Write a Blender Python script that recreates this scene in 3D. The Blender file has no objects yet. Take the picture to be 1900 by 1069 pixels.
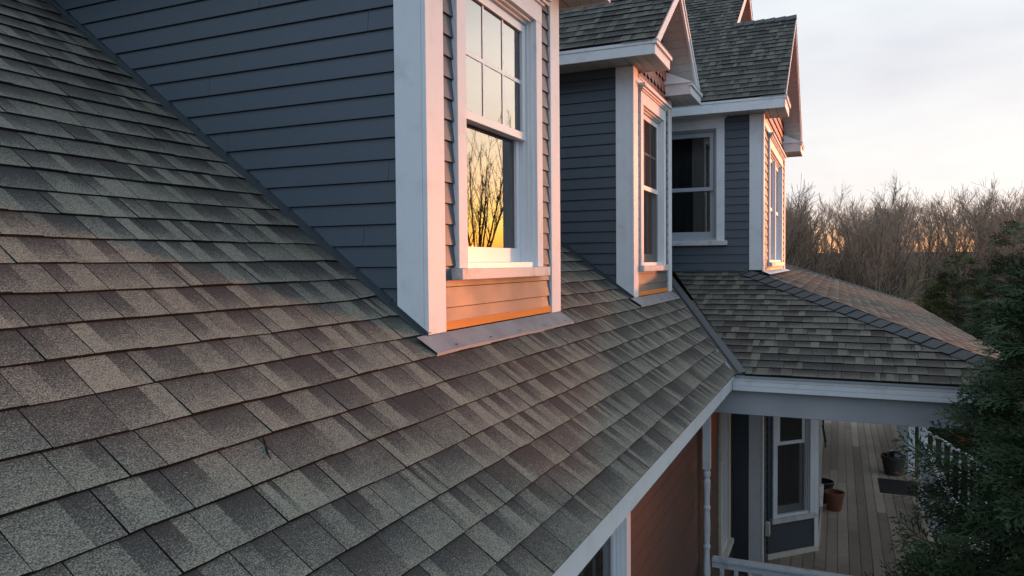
import bpy, math, random
import numpy as np
from mathutils import Vector, Matrix, Quaternion, noise as mnoise

C = bpy.context.scene
COL = C.collection
R = math.radians
H = 4.9                       # metres from the ground beside the house up to the flying camera

# ------------------------------------------------------------------ camera
cam_d = bpy.data.cameras.new('camera')
cam = bpy.data.objects.new('camera', cam_d); COL.objects.link(cam); C.camera = cam
YAW, PIT, ROL = R(23.86026532), R(-1.89841185), R(-0.49035963)
fw = Vector((math.cos(YAW) * math.cos(PIT), math.sin(YAW) * math.cos(PIT), math.sin(PIT)))
rt = fw.cross(Vector((0, 0, 1))).normalized(); up = rt.cross(fw)
rt2 = rt * math.cos(ROL) + up * math.sin(ROL); up2 = up * math.cos(ROL) - rt * math.sin(ROL)
M = Matrix((rt2, up2, -fw)).transposed().to_4x4(); M.translation = (0, 0, H)
cam.matrix_world = M
cam_d.sensor_width = 36.0; cam_d.lens = 36.0 * 1371.58 / 1900.0
cam_d.clip_start = 0.05; cam_d.clip_end = 2000

# ------------------------------------------------------------------ sky and sun
SUN_AZ, SUN_EL = R(-27), R(0.2)
sd = Vector((math.cos(SUN_AZ) * math.cos(SUN_EL), math.sin(SUN_AZ) * math.cos(SUN_EL), math.sin(SUN_EL)))
sun_d = bpy.data.lights.new('sun', 'SUN'); sun = bpy.data.objects.new('sun', sun_d); COL.objects.link(sun)
sun_d.energy = 4.1; sun_d.angle = R(2.2); sun_d.color = (1.0, 0.26, 0.08)
sun.rotation_euler = sd.to_track_quat('Z', 'Y').to_euler(); sun.location = (0, 0, 30)

world = bpy.data.worlds.new('World'); C.world = world; world.use_nodes = True
wt = world.node_tree; wn = wt.nodes; wl = wt.links
for n in list(wn): wn.remove(n)
def WN(t, **k):
    n = wn.new(t)
    for a, b in k.items(): setattr(n, a, b)
    return n
def ramp_set(r, pts, interp='LINEAR'):
    r.interpolation = interp
    while len(r.elements) > 1: r.elements.remove(r.elements[-1])
    r.elements[0].position = pts[0][0]; r.elements[0].color = (*pts[0][1], 1)
    for p, c in pts[1:]:
        e = r.elements.new(p); e.color = (*c, 1)
wo = WN('ShaderNodeOutputWorld'); bg = WN('ShaderNodeBackground'); wl.new(bg.outputs[0], wo.inputs[0])
tc = WN('ShaderNodeTexCoord'); sx = WN('ShaderNodeSeparateXYZ'); wl.new(tc.outputs['Generated'], sx.inputs[0])
def mr(src, a, b, c=0.0, d=1.0, smooth=False):
    m = WN('ShaderNodeMapRange'); m.inputs[1].default_value = a; m.inputs[2].default_value = b
    m.inputs[3].default_value = c; m.inputs[4].default_value = d
    if smooth: m.interpolation_type = 'SMOOTHSTEP'
    wl.new(src, m.inputs[0]); return m.outputs[0]
el = mr(sx.outputs[2], -0.2, 1.0)                     # 0..1 over z -0.2..1
def zp(z): return (z + 0.2) / 1.2
r_e = WN('ShaderNodeValToRGB'); wl.new(el, r_e.inputs[0])
ramp_set(r_e.color_ramp, [(zp(-.2), (.10, .10, .11)), (zp(-.01), (.25, .26, .3)), (zp(.0), (.60, .78, .98)), (zp(.15), (.59, .82, 1.10)),
                          (zp(.5), (.63, .83, 1.06)), (zp(1), (.62, .74, .90))])
r_w = WN('ShaderNodeValToRGB'); wl.new(el, r_w.inputs[0])
ramp_set(r_w.color_ramp, [(zp(-.2), (.12, .10, .09)), (zp(-.02), (.8, .30, .10)), (zp(.0), (6.0, 1.5, .18)), (zp(.03), (7.4, 3.3, .45)), (zp(.06), (7.4, 4.5, 1.1)),
                          (zp(.10), (6.2, 4.0, 1.95)), (zp(.15), (5.2, 3.9, 2.6)), (zp(.21), (4.6, 3.9, 3.2)), (zp(.30), (4.0, 3.65, 3.3)), (zp(.37), (2.6, 2.55, 2.5)), (zp(.5), (1.0, 1.04, 1.08)),
                          (zp(.75), (.8, .87, .96)), (zp(1), (.66, .75, .88))])
r_m = WN('ShaderNodeValToRGB'); wl.new(el, r_m.inputs[0])        # between: the part of the sky the photograph shows
ramp_set(r_m.color_ramp, [(zp(-.2), (.12, .11, .10)), (zp(-.02), (.5, .24, .11)), (zp(.0), (2.0, .86, .30)), (zp(.03), (1.65, .92, .50)),
                          (zp(.05), (1.12, .93, .80)), (zp(.075), (1.03, .98, .95)), (zp(.14), (.97, .96, .95)), (zp(.2), (.87, .87, .90)), (zp(.3), (.86, .90, .94)),
                          (zp(.42), (.86, .94, .99)), (zp(.8), (.66, .76, .88)), (zp(1), (.62, .72, .86))])
dt = WN('ShaderNodeVectorMath', operation='DOT_PRODUCT'); wl.new(tc.outputs['Generated'], dt.inputs[0]); dt.inputs[1].default_value = sd
f1 = mr(dt.outputs['Value'], 0.1, 0.82, smooth=True)
fl_ = WN('ShaderNodeVectorMath', operation='MULTIPLY'); wl.new(tc.outputs['Generated'], fl_.inputs[0]); fl_.inputs[1].default_value = (1, 1, .4)
fn_ = WN('ShaderNodeVectorMath', operation='NORMALIZE'); wl.new(fl_.outputs[0], fn_.inputs[0])
dt2 = WN('ShaderNodeVectorMath', operation='DOT_PRODUCT'); wl.new(fn_.outputs[0], dt2.inputs[0]); dt2.inputs[1].default_value = sd
f2 = mr(dt2.outputs['Value'], 0.962, 0.996, smooth=True)
def mixc(a, b, f, bt='MIX'):
    m = WN('ShaderNodeMix', data_type='RGBA', blend_type=bt)
    if hasattr(f, 'links'): wl.new(f, m.inputs[0])
    else: m.inputs[0].default_value = f
    wl.new(a, m.inputs[6])
    if hasattr(b, 'links'): wl.new(b, m.inputs[7])
    else: m.inputs[7].default_value = b
    return m.outputs[2]
sky_c = mixc(mixc(r_e.outputs[0], r_m.outputs[0], f1), r_w.outputs[0], f2)
mp = WN('ShaderNodeMapping'); wl.new(tc.outputs['Generated'], mp.inputs[0]); mp.inputs['Scale'].default_value = (1.6, 1.6, 5.5); mp.inputs['Rotation'].default_value = (.12, .2, .4)
nz = WN('ShaderNodeTexNoise'); nz.inputs['Scale'].default_value = 1.7; nz.inputs['Detail'].default_value = 5; nz.inputs['Roughness'].default_value = .52
wl.new(mp.outputs[0], nz.inputs['Vector'])
cl = WN('ShaderNodeValToRGB'); wl.new(nz.outputs[0], cl.inputs[0])
ramp_set(cl.color_ramp, [(.30, (.86, .865, .90)), (.48, (.97, .975, .985)), (.62, (1.05, 1.045, 1.03)), (.8, (1.12, 1.10, 1.07))])
sky_c = mixc(sky_c, cl.outputs[0], 1.0, 'MULTIPLY')
ns = WN('ShaderNodeTexSky', sky_type='NISHITA'); ns.sun_disc = False; ns.sun_elevation = SUN_EL; ns.sun_rotation = R(90) - SUN_AZ; ns.altitude = 200
nsc = mixc(ns.outputs[0], (0.02, 0.02, 0.02, 1), 1.0, 'MULTIPLY')
sky_c = mixc(sky_c, nsc, 1.0, 'ADD')
wl.new(sky_c, bg.inputs['Color']); bg.inputs['Strength'].default_value = 1.0

C.view_settings.view_transform = 'Standard'; C.view_settings.look = 'None'
C.view_settings.exposure = 0.0; C.view_settings.gamma = 1.0
C.cycles.max_bounces = 6; C.cycles.diffuse_bounces = 4; C.cycles.transparent_max_bounces = 24
C.cycles.sample_clamp_indirect = 6.0

# ------------------------------------------------------------------ materials
def mat(name, base, rough=.6, spec=.5, metal=0.0):
    m = bpy.data.materials.new(name); m.use_nodes = True
    b = m.node_tree.nodes['Principled BSDF']
    b.inputs['Base Color'].default_value = (*base, 1); b.inputs['Roughness'].default_value = rough
    b.inputs['Specular IOR Level'].default_value = spec; b.inputs['Metallic'].default_value = metal
    return m, m.node_tree, b
def nn(t, typ, **k):
    n = t.nodes.new(typ)
    for a, b in k.items(): setattr(n, a, b)
    return n
def noise_node(t, scale, detail=3, rough=.55, coord='Object', stretch=None):
    c = nn(t, 'ShaderNodeTexCoord'); n = nn(t, 'ShaderNodeTexNoise')
    n.inputs['Scale'].default_value = scale; n.inputs['Detail'].default_value = detail; n.inputs['Roughness'].default_value = rough
    if stretch:
        m = nn(t, 'ShaderNodeMapping'); m.inputs['Scale'].default_value = stretch
        t.links.new(c.outputs[coord], m.inputs[0]); t.links.new(m.outputs[0], n.inputs['Vector'])
    else: t.links.new(c.outputs[coord], n.inputs['Vector'])
    return n.outputs[0]
def cramp(t, src, pts):
    r = nn(t, 'ShaderNodeValToRGB'); ramp_set(r.color_ramp, pts); t.links.new(src, r.inputs[0]); return r.outputs[0]
def tmix(t, a, b, f, bt='MIX'):
    m = nn(t, 'ShaderNodeMix', data_type='RGBA', blend_type=bt)
    for s, i in ((f, 0), (a, 6), (b, 7)):
        if hasattr(s, 'links'): t.links.new(s, m.inputs[i])
        else: m.inputs[i].default_value = s if i == 0 else (*s, 1)
    return m.outputs[2]
def bump(t, b, src, strength, dist):
    n = nn(t, 'ShaderNodeBump'); n.inputs['Strength'].default_value = strength; n.inputs['Distance'].default_value = dist
    t.links.new(src, n.inputs['Height']); t.links.new(n.outputs[0], b.inputs['Normal'])
def noisy(name, c1, c2, scale, rough=.6, spec=.5, detail=4, stretch=None, bs=0, bd=.002, metal=0.0, bscale=None):
    m, t, b = mat(name, c1, rough, spec, metal)
    n = noise_node(t, scale, detail, stretch=stretch)
    t.links.new(cramp(t, n, [(.32, c1), (.68, c2)]), b.inputs['Base Color'])
    if bs: bump(t, b, noise_node(t, bscale or scale * 3, 3, stretch=stretch), bs, bd)
    return m

# shingles: a granule blend per tab, carried in a corner colour (tone, hue, down-slope fraction)
def shingle_mat(name, gain=1.0):
    m, t, b = mat(name, (.1, .1, .09), .92, .12)
    at = nn(t, 'ShaderNodeVertexColor'); at.layer_name = 'tab'
    s = nn(t, 'ShaderNodeSeparateColor'); t.links.new(at.outputs[0], s.inputs[0])
    big = noise_node(t, 5.0, 5, .6); fine = noise_node(t, 250.0, 1.2, .7); mid = noise_node(t, 38.0, 3, .6)
    def ma(x, k, c):
        n = nn(t, 'ShaderNodeMath', operation='MULTIPLY_ADD'); t.links.new(x, n.inputs[0]); n.inputs[1].default_value = k
        if hasattr(c, 'links'): t.links.new(c, n.inputs[2])
        else: n.inputs[2].default_value = c
        return n.outputs[0]
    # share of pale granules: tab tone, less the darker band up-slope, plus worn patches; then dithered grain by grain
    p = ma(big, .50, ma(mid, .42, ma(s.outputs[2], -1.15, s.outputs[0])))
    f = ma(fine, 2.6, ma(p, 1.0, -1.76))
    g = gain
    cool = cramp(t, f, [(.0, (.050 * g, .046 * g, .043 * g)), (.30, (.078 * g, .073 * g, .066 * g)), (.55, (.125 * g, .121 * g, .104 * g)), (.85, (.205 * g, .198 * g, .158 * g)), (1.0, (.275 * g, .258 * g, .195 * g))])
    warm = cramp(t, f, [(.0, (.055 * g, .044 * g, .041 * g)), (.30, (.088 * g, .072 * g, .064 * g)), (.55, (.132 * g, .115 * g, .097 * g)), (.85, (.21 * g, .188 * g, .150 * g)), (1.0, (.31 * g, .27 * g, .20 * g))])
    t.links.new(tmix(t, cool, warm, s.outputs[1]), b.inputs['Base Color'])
    bump(t, b, fine, .55, .003)
    return m
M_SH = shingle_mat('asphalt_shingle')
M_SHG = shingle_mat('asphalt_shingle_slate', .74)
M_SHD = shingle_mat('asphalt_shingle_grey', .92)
M_EDGE = noisy('shingle_cut_edge', (.012, .011, .011), (.03, .028, .026), 60, .95, .1)
M_CAP = noisy('hip_cap_granules', (.06, .063, .066), (.15, .15, .145), 190, .93, .12, 2, bs=.5, bd=.003)

def paint(name, c1, c2, rough, spec=.5, grain=(1, 1, 1)):
    m, t, b = mat(name, c1, rough, spec)
    n = noise_node(t, 2.3, 6, .6)
    fine = noise_node(t, 60, 3, .6, stretch=grain)
    base = cramp(t, n, [(.3, c1), (.7, c2)])
    b_ = tmix(t, base, cramp(t, fine, [(.35, (.9, .9, .9)), (.65, (1.05, 1.05, 1.05))]), 1.0, 'MULTIPLY')
    t.links.new(b_, b.inputs['Base Color'])
    t.links.new(cramp(t, n, [(.3, (rough - .05,) * 3), (.7, (rough + .06,) * 3)]), b.inputs['Roughness'])
    bump(t, b, fine, .12, .002)
    return m
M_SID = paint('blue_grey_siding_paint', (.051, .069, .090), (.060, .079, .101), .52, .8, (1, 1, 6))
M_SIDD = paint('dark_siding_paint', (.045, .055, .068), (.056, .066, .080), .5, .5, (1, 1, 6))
def trim_mat(name, c, dirt, amt):
    m, t, b = mat(name, c, .5, .4)
    n = noise_node(t, 5.0, 8, .68); g = noise_node(t, 90, 2, .6, stretch=(1, 1, .08))
    base = tmix(t, c, dirt, cramp(t, n, [(.52, (0, 0, 0)), (.60 , (amt * .3,) * 3), (.78, (amt,) * 3)]))
    t.links.new(tmix(t, base, cramp(t, g, [(.3, (.975, .975, .975)), (.7, (1.01, 1.01, 1.01))]), 1.0, 'MULTIPLY'), b.inputs['Base Color'])
    bump(t, b, g, .05, .001)
    return m
M_TRIM = trim_mat('white_trim_paint', (.80, .805, .81), (.47, .45, .42), .5)
M_SILL = trim_mat('weathered_sill_paint', (.66, .64, .62), (.22, .20, .18), 1.0)
M_RAILP = trim_mat('peeling_rail_paint', (.62, .65, .68), (.12, .11, .10), 1.0)
M_VINYL, _, _ = mat('white_vinyl_sash', (.78, .79, .80), .35, .5)
M_SASHG, _, _ = mat('grey_vinyl_sash', (.42, .44, .47), .4, .5)
M_SOFF = paint('soffit_paint', (.56, .55, .51), (.62, .60, .56), .6, .3)
M_GROOVE, _, _ = mat('soffit_groove', (.12, .115, .10), .8, .2)
M_BEAM = noisy('grey_beam_paint', (.44, .44, .45), (.50, .50, .51), 3.5, .6, .3, bs=.1, bscale=120)
M_FLASH = noisy('weathered_lead_flashing', (.20, .19, .20), (.29, .275, .28), 6, .55, .5, 6, bs=.25, bd=.004, bscale=14)
M_HEM, _, _ = mat('sun_glint_hem', (.62, .52, .47), .5, .5)
M_VAL, _, _ = mat('grey_valley_metal', (.13, .138, .14), .5, .5, .2)
M_STEP, _, _ = mat('dark_step_flashing', (.062, .072, .080), .5, .5, .3)
M_DRIP, _, _ = mat('drip_edge_metal', (.36, .37, .38), .5, .5)
M_RED = paint('red_scale_paint', (.44, .12, .07), (.52, .15, .085), .5)
M_RUST = paint('rust_shingle_paint', (.074, .050, .043), (.11, .070, .058), .75, .4, (1, 1, 5))
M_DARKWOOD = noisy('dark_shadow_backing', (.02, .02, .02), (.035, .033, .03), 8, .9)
M_CREAM = trim_mat('cream_trim_paint', (.70, .65, .54), (.42, .38, .3), .4)
M_WOODSUN = noisy('sun_orange_wood_strip', (.80, .22, .03), (.86, .27, .045), 9, .6, .3, stretch=(.4, 4, 8))  # orange of the low sun mixed into the wood strip's colour

def deck_mat():
    m, t, b = mat('weathered_deck_boards', (.2, .16, .12), .75, .3)
    at = nn(t, 'ShaderNodeVertexColor'); at.layer_name = 'tab'
    s = nn(t, 'ShaderNodeSeparateColor'); t.links.new(at.outputs[0], s.inputs[0])
    g = noise_node(t, 14, 6, .65, stretch=(.35, 9, 3)); n = noise_node(t, 1.3, 5, .6)
    a = nn(t, 'ShaderNodeMath', operation='MULTIPLY_ADD'); t.links.new(g, a.inputs[0]); a.inputs[1].default_value = .75; t.links.new(s.outputs[0], a.inputs[2])
    c = nn(t, 'ShaderNodeMath', operation='MULTIPLY_ADD'); t.links.new(n, c.inputs[0]); c.inputs[1].default_value = .6; t.links.new(a.outputs[0], c.inputs[2])
    t.links.new(cramp(t, c.outputs[0], [(.45, (.25, .20, .158)), (.85, (.42, .345, .275)), (1.25, (.54, .47, .40))]), b.inputs['Base Color'])
    bump(t, b, g, .3, .003)
    return m
M_DECK = deck_mat()

def glass_mat(name, ior=2.35, tint=(.5, .52, .53)):
    m = bpy.data.materials.new(name); m.use_nodes = True; t = m.node_tree
    for n in list(t.nodes): t.nodes.remove(n)
    o = nn(t, 'ShaderNodeOutputMaterial'); mx = nn(t, 'ShaderNodeMixShader'); tr = nn(t, 'ShaderNodeBsdfTransparent'); gl = nn(t, 'ShaderNodeBsdfGlossy')
    tr.inputs[0].default_value = (*tint, 1); gl.inputs['Roughness'].default_value = .012
    fr = nn(t, 'ShaderNodeFresnel'); fr.inputs['IOR'].default_value = ior
    nb = nn(t, 'ShaderNodeBump'); nb.inputs['Strength'].default_value = .05; nb.inputs['Distance'].default_value = .004
    t.links.new(noise_node(t, 2.2, 2), nb.inputs['Height']); t.links.new(nb.outputs[0], gl.inputs['Normal'])
    t.links.new(fr.outputs[0], mx.inputs[0]); t.links.new(tr.outputs[0], mx.inputs[1]); t.links.new(gl.outputs[0], mx.inputs[2]); t.links.new(mx.outputs[0], o.inputs[0])
    return m
M_GLASS = glass_mat('double_glazing')
def screen_mat():
    m = bpy.data.materials.new('insect_screen'); m.use_nodes = True; t = m.node_tree
    for n in list(t.nodes): t.nodes.remove(n)
    o = nn(t, 'ShaderNodeOutputMaterial'); mx = nn(t, 'ShaderNodeMixShader'); tr = nn(t, 'ShaderNodeBsdfTransparent'); df = nn(t, 'ShaderNodeBsdfDiffuse')
    df.inputs[0].default_value = (.07, .065, .06, 1); mx.inputs[0].default_value = .62
    t.links.new(tr.outputs[0], mx.inputs[1]); t.links.new(df.outputs[0], mx.inputs[2]); t.links.new(mx.outputs[0], o.inputs[0])
    return m
M_SCREEN = screen_mat()
M_DARKBACK = noisy('dark_curtain_backing', (.02, .022, .022), (.035, .04, .04), 4, .9)
M_BROWNBACK = noisy('brown_curtain_backing', (.07, .05, .035), (.10, .075, .05), 4, .9)
M_TANBACK = noisy('tan_curtain_backing', (.42, .30, .18), (.5, .36, .22), 4, .9)
M_PALEBACK = noisy('pale_pane_backing', (.60, .58, .55), (.64, .62, .59), 2, .9)
M_BARK = noisy('grey_brown_bark', (.055, .046, .038), (.11, .093, .08), 7, .9, .2, stretch=(1, 1, .25))
M_TWIG = noisy('pinkish_grey_twigs', (.28, .19, .13), (.38, .265, .19), .7, .85, .2)

# ------------------------------------------------------------------ mesh helpers
def clip_poly(poly, region):
    """Sutherland-Hodgman; region convex, counter-clockwise."""
    out = poly
    for i in range(len(region)):
        a, b = region[i], region[(i + 1) % len(region)]
        ex, ey = b[0] - a[0], b[1] - a[1]
        inp, out = out, []
        if not inp: return []
        for j in range(len(inp)):
            p, q = inp[j - 1], inp[j]
            dp = ex * (p[1] - a[1]) - ey * (p[0] - a[0]); dq = ex * (q[1] - a[1]) - ey * (q[0] - a[0])
            if dq >= 0:
                if dp < 0:
                    k = dp / (dp - dq); out.append((p[0] + (q[0] - p[0]) * k, p[1] + (q[1] - p[1]) * k))
                out.append(q)
            elif dp >= 0:
                k = dp / (dp - dq); out.append((p[0] + (q[0] - p[0]) * k, p[1] + (q[1] - p[1]) * k))
    return out
def ccw(p):
    a = sum(p[i - 1][0] * p[i][1] - p[i][0] * p[i - 1][1] for i in range(len(p)))
    return p if a > 0 else p[::-1]

class MB:
    def __init__(s): s.v, s.f, s.m, s.c = [], [], [], []; s.col = False
    def face(s, pts, m=0, cols=None):
        i = len(s.v); s.v.extend([tuple(p) for p in pts]); s.f.append(tuple(range(i, i + len(pts)))); s.m.append(m)
        s.c.append(cols if cols else [(.5, .5, .5)] * len(pts))
        if cols: s.col = True
    def hexa(s, p, m=0, cols=None):      # p: 8 corners, bottom 4 then top 4 (same order)
        i = len(s.v); s.v.extend([tuple(q) for q in p])
        for f in ((3, 2, 1, 0), (4, 5, 6, 7), (0, 1, 5, 4), (1, 2, 6, 5), (2, 3, 7, 6), (3, 0, 4, 7)):
            s.f.append(tuple(i + k for k in f)); s.m.append(m); s.c.append(cols if cols else [(.5, .5, .5)] * 4)
        if cols: s.col = True
    def box(s, x0, x1, y0, y1, z0, z1, m=0, cols=None):
        s.hexa([(x0, y0, z0), (x1, y0, z0), (x1, y1, z0), (x0, y1, z0), (x0, y0, z1), (x1, y0, z1), (x1, y1, z1), (x0, y1, z1)], m, cols)
    def obox(s, O, U, V, N, u0, u1, v0, v1, n0, n1, m=0):
        O, U, V, N = Vector(O), Vector(U), Vector(V), Vector(N)
        s.hexa([O + U * u + V * v + N * n for n in (n0, n1) for u, v in ((u0, v0), (u1, v0), (u1, v1), (u0, v1))], m)
    def prism(s, pts, ext, m=0):          # closed polygon extruded along ext
        e = Vector(ext); a = [Vector(p) for p in pts]; b = [p + e for p in a]; n = len(a)
        s.face(a[::-1], m); s.face(b, m)
        for k in range(n): s.face([a[k - 1], a[k], b[k], b[k - 1]], m)
    def tube(s, pts, rads, sides=8, m=0, cap=True):
        rings = []
        for k, p in enumerate(pts):
            p = Vector(p); d = (Vector(pts[min(k + 1, len(pts) - 1)]) - Vector(pts[max(k - 1, 0)])).normalized()
            a = d.orthogonal().normalized() if abs(d.z) > .95 else d.cross(Vector((0, 0, 1))).normalized(); b = d.cross(a)
            i = len(s.v); rings.append(i)
            for q in range(sides):
                t = 2 * math.pi * q / sides; s.v.append(tuple(p + (a * math.cos(t) + b * math.sin(t)) * rads[k]))
        for k in range(len(rings) - 1):
            for q in range(sides):
                s.f.append((rings[k] + q, rings[k] + (q + 1) % sides, rings[k + 1] + (q + 1) % sides, rings[k + 1] + q)); s.m.append(m); s.c.append([(.5, .5, .5)] * 4)
        if cap:
            for r_ in (rings[0], rings[-1]): s.f.append(tuple(r_ + q for q in range(sides))); s.m.append(m); s.c.append([(.5, .5, .5)] * sides)
    def lathe(s, prof, cx, cy, sides=28, m=0):
        rings = []
        for rr, z in prof:
            i = len(s.v); rings.append(i)
            for q in range(sides):
                t = 2 * math.pi * q / sides; s.v.append((cx + rr * math.cos(t), cy + rr * math.sin(t), z))
        for k in range(len(rings) - 1):
            for q in range(sides):
                s.f.append((rings[k] + q, rings[k] + (q + 1) % sides, rings[k + 1] + (q + 1) % sides, rings[k + 1] + q)); s.m.append(m); s.c.append([(.5, .5, .5)] * 4)

def root_of(o):
    while o.parent: o = o.parent
    return o
def empty(name, loc, label, cat, group=None):
    o = bpy.data.objects.new(name, None); COL.objects.link(o); o.location = (loc[0], loc[1], loc[2] + H)
    o['label'] = label; o['category'] = cat
    if group: o['group'] = group
    return o
def build(name, mb, mats, parent=None, bevel=0, smooth=False, label=None):
    me = bpy.data.meshes.new(name)
    off = Vector((0, 0, H)) - (Vector(root_of(parent).location) if parent else Vector())
    me.from_pydata([(x + off.x, y + off.y, z + off.z) for x, y, z in mb.v], [], mb.f)
    for m in (mats if isinstance(mats, (list, tuple)) else [mats]): me.materials.append(m)
    me.polygons.foreach_set('material_index', mb.m)
    if mb.col:
        ca = me.color_attributes.new('tab', 'FLOAT_COLOR', 'CORNER')
        ca.data.foreach_set('color', np.array([(*c, 1.0) for f in mb.c for c in f], dtype=np.float32).ravel())
    if smooth: me.polygons.foreach_set('use_smooth', [True] * len(me.polygons))
    me.update()
    o = bpy.data.objects.new(name, me); COL.objects.link(o)
    if parent: o.parent = parent
    if bevel:
        b = o.modifiers.new('bevel', 'BEVEL'); b.width = bevel; b.segments = 2; b.limit_method = 'ANGLE'; b.angle_limit = R(40)
    if label: o['label'] = label
    return o
def np_build(name, V, F, m, parent=None):
    me = bpy.data.meshes.new(name); n = F.shape[1]
    off = np.array((0, 0, H)) - (np.array(root_of(parent).location) if parent else 0)
    me.vertices.add(len(V)); me.vertices.foreach_set('co', (V + off).astype(np.float32).ravel())
    me.loops.add(F.size); me.loops.foreach_set('vertex_index', F.astype(np.int32).ravel())
    me.polygons.add(len(F)); me.polygons.foreach_set('loop_start', np.arange(0, F.size, n, dtype=np.int32))
    me.polygons.foreach_set('loop_total', np.full(len(F), n, dtype=np.int32))
    me.materials.append(m); me.update(calc_edges=True); me.validate()
    o = bpy.data.objects.new(name, me); COL.objects.link(o)
    if parent: o.parent = parent
    return o

# ------------------------------------------------------------------ roofs
def wob(a, b): return mnoise.noise(Vector((a, b, 3.3)))
def shingles(name, parent, O, U, V, region, mats, seed=1, e=.143, wmin=.12, wmax=.215, warm=.5, wave=1.0, hook=None, slab=.012):
    """Laminated shingles on the plane O + u U + v V (v up-slope); region: convex polygon in (u, v)."""
    rng = random.Random(seed); O, U, V = Vector(O), Vector(U).normalized(), Vector(V).normalized(); N = U.cross(V)
    if N.z < 0: N = -N
    region = ccw(region); us = [p[0] for p in region]; vs = [p[1] for p in region]
    mb = MB(); k0 = math.floor(min(vs) / e); k1 = math.ceil(max(vs) / e)
    base = [O + U * u + V * v - N * slab for u, v in region]; top = [p + N * (slab - .003) for p in base]
    mb.face(base[::-1], 1)
    for i in range(len(base)): mb.face([base[i - 1], base[i], top[i], top[i - 1]], 1)
    mb.face(top, 1)
    for k in range(k0, k1):
        v0 = k * e; u = min(us) - rng.random() * .3
        def vb(uu): return v0 + wave * (.007 * wob(uu * .9, k * 1.7) + .0045 * wob(uu * 3.1, k * 5.1 + 9) + .003 * wob(uu * 11, k * 3.7 + 2)) + (hook(uu, v0) if hook else 0)
        def lift(uu): return wave * .004 * (wob(uu * 1.6 + 40, k * 2.3) + .6 * wob(uu * 5 + 7, k * 3.9))
        while u < max(us):
            w = rng.uniform(wmin, wmax) * (.5 if rng.random() < .08 else 1)
            tooth = .003 if rng.random() < .5 else 0.0
            hue = min(1, max(0, rng.gauss(warm, .14))); base = rng.gauss(.70, .05)
            kind = rng.random()
            if kind < .52: ed = [0, rng.uniform(.22, .66), 1]; tones = [(base + rng.uniform(.04, .16), rng.uniform(.08, .45)), (base + rng.uniform(-.03, .06), rng.uniform(.5, .95))]; tones = tones if rng.random() < .8 else tones[::-1]
            elif kind < .62: ed = [0, rng.uniform(.15, .35), rng.uniform(.6, .8), 1]; tones = [(base + .03, .5), (base + rng.uniform(.08, .16), .2), (base, .8)]
            else: ed = [0, 1]; tones = [(base + rng.choice((-.22, -.10, .0, .04, .08)), rng.uniform(.3, .8))]
            nzn = len(ed) - 1
            for z in range(nzn):
                ua = u + w * ed[z] + (.0018 if z == 0 else 0); ub = u + w * ed[z + 1] - (.0018 if z == nzn - 1 else 0)
                tz, grad = tones[z]
                va, vbb = vb(ua), vb(ub)
                poly = clip_poly([(ua, va), (ub, vbb), (ub, v0 + e + .022), (ua, v0 + e + .022)], region)
                if len(poly) < 3: continue
                fr = [min(1.15, max(0., (p[1] - v0) / e)) for p in poly]
                hh = [.0015 + (.0078 + tooth + lift(p[0])) * (1 - f_) if f_ < 1 else .0005 for p, f_ in zip(poly, fr)]
                P = [O + U * p[0] + V * p[1] + N * max(.0004, h_) for p, h_ in zip(poly, hh)]
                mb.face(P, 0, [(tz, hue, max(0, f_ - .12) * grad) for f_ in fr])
                n = len(poly)
                for i in range(n):
                    j = (i + 1) % n
                    if fr[i] > .9 and fr[j] > .9: continue
                    mb.face([P[j], P[i], P[i] - N * (hh[i] + .004), P[j] - N * (hh[j] + .004)], 1)
            u += w
    return build(name, mb, mats, parent)

def hip_caps(name, parent, A, B, NL, NR, w=.14, step=.145, seed=3):
    """Bent cap shingles laid from the low end A up to B."""
    A, B = Vector(A), Vector(B); L = (B - A).length; d = (B - A) / L; mb = MB(); rng = random.Random(seed)
    NL, NR = Vector(NL).normalized(), Vector(NR).normalized(); tl = d.cross(NL).normalized(); tr = NR.cross(d).normalized()
    if tl.z > 0: tl = -tl
    if tr.z > 0: tr = -tr
    NM = (NL + NR).normalized(); n = int(L / step)
    for k in range(n + 1):
        s0, s1 = k * step, min(L, (k + 1) * step + .04)
        j = rng.uniform(-.004, .004)
        lo = .022 + rng.uniform(0, .004); hi = .008
        def ring(s, h): 
            c = A + d * s
            return [c + tl * (w + j) + NL * h * .9, c + tl * .03 + NL * (h + .004), c + NM * (h + .008), c + tr * .03 + NR * (h + .004), c + tr * (w - j) + NR * h * .9]
        a, b = ring(s0, lo), ring(s1, hi)
        for i in range(4): mb.face([a[i], a[i + 1], b[i + 1], b[i]], 0)
        for i in range(4): mb.face([a[i + 1], a[i], a[i] - NM * .011, a[i + 1] - NM * .011], 1)
        mb.face([a[0], b[0], b[0] - NL * .012, a[0] - NL * .02], 1); mb.face([b[4], a[4], a[4] - NR * .02, b[4] - NR * .012], 1)
    return build(name, mb, [M_CAP, M_EDGE], parent)

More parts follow.
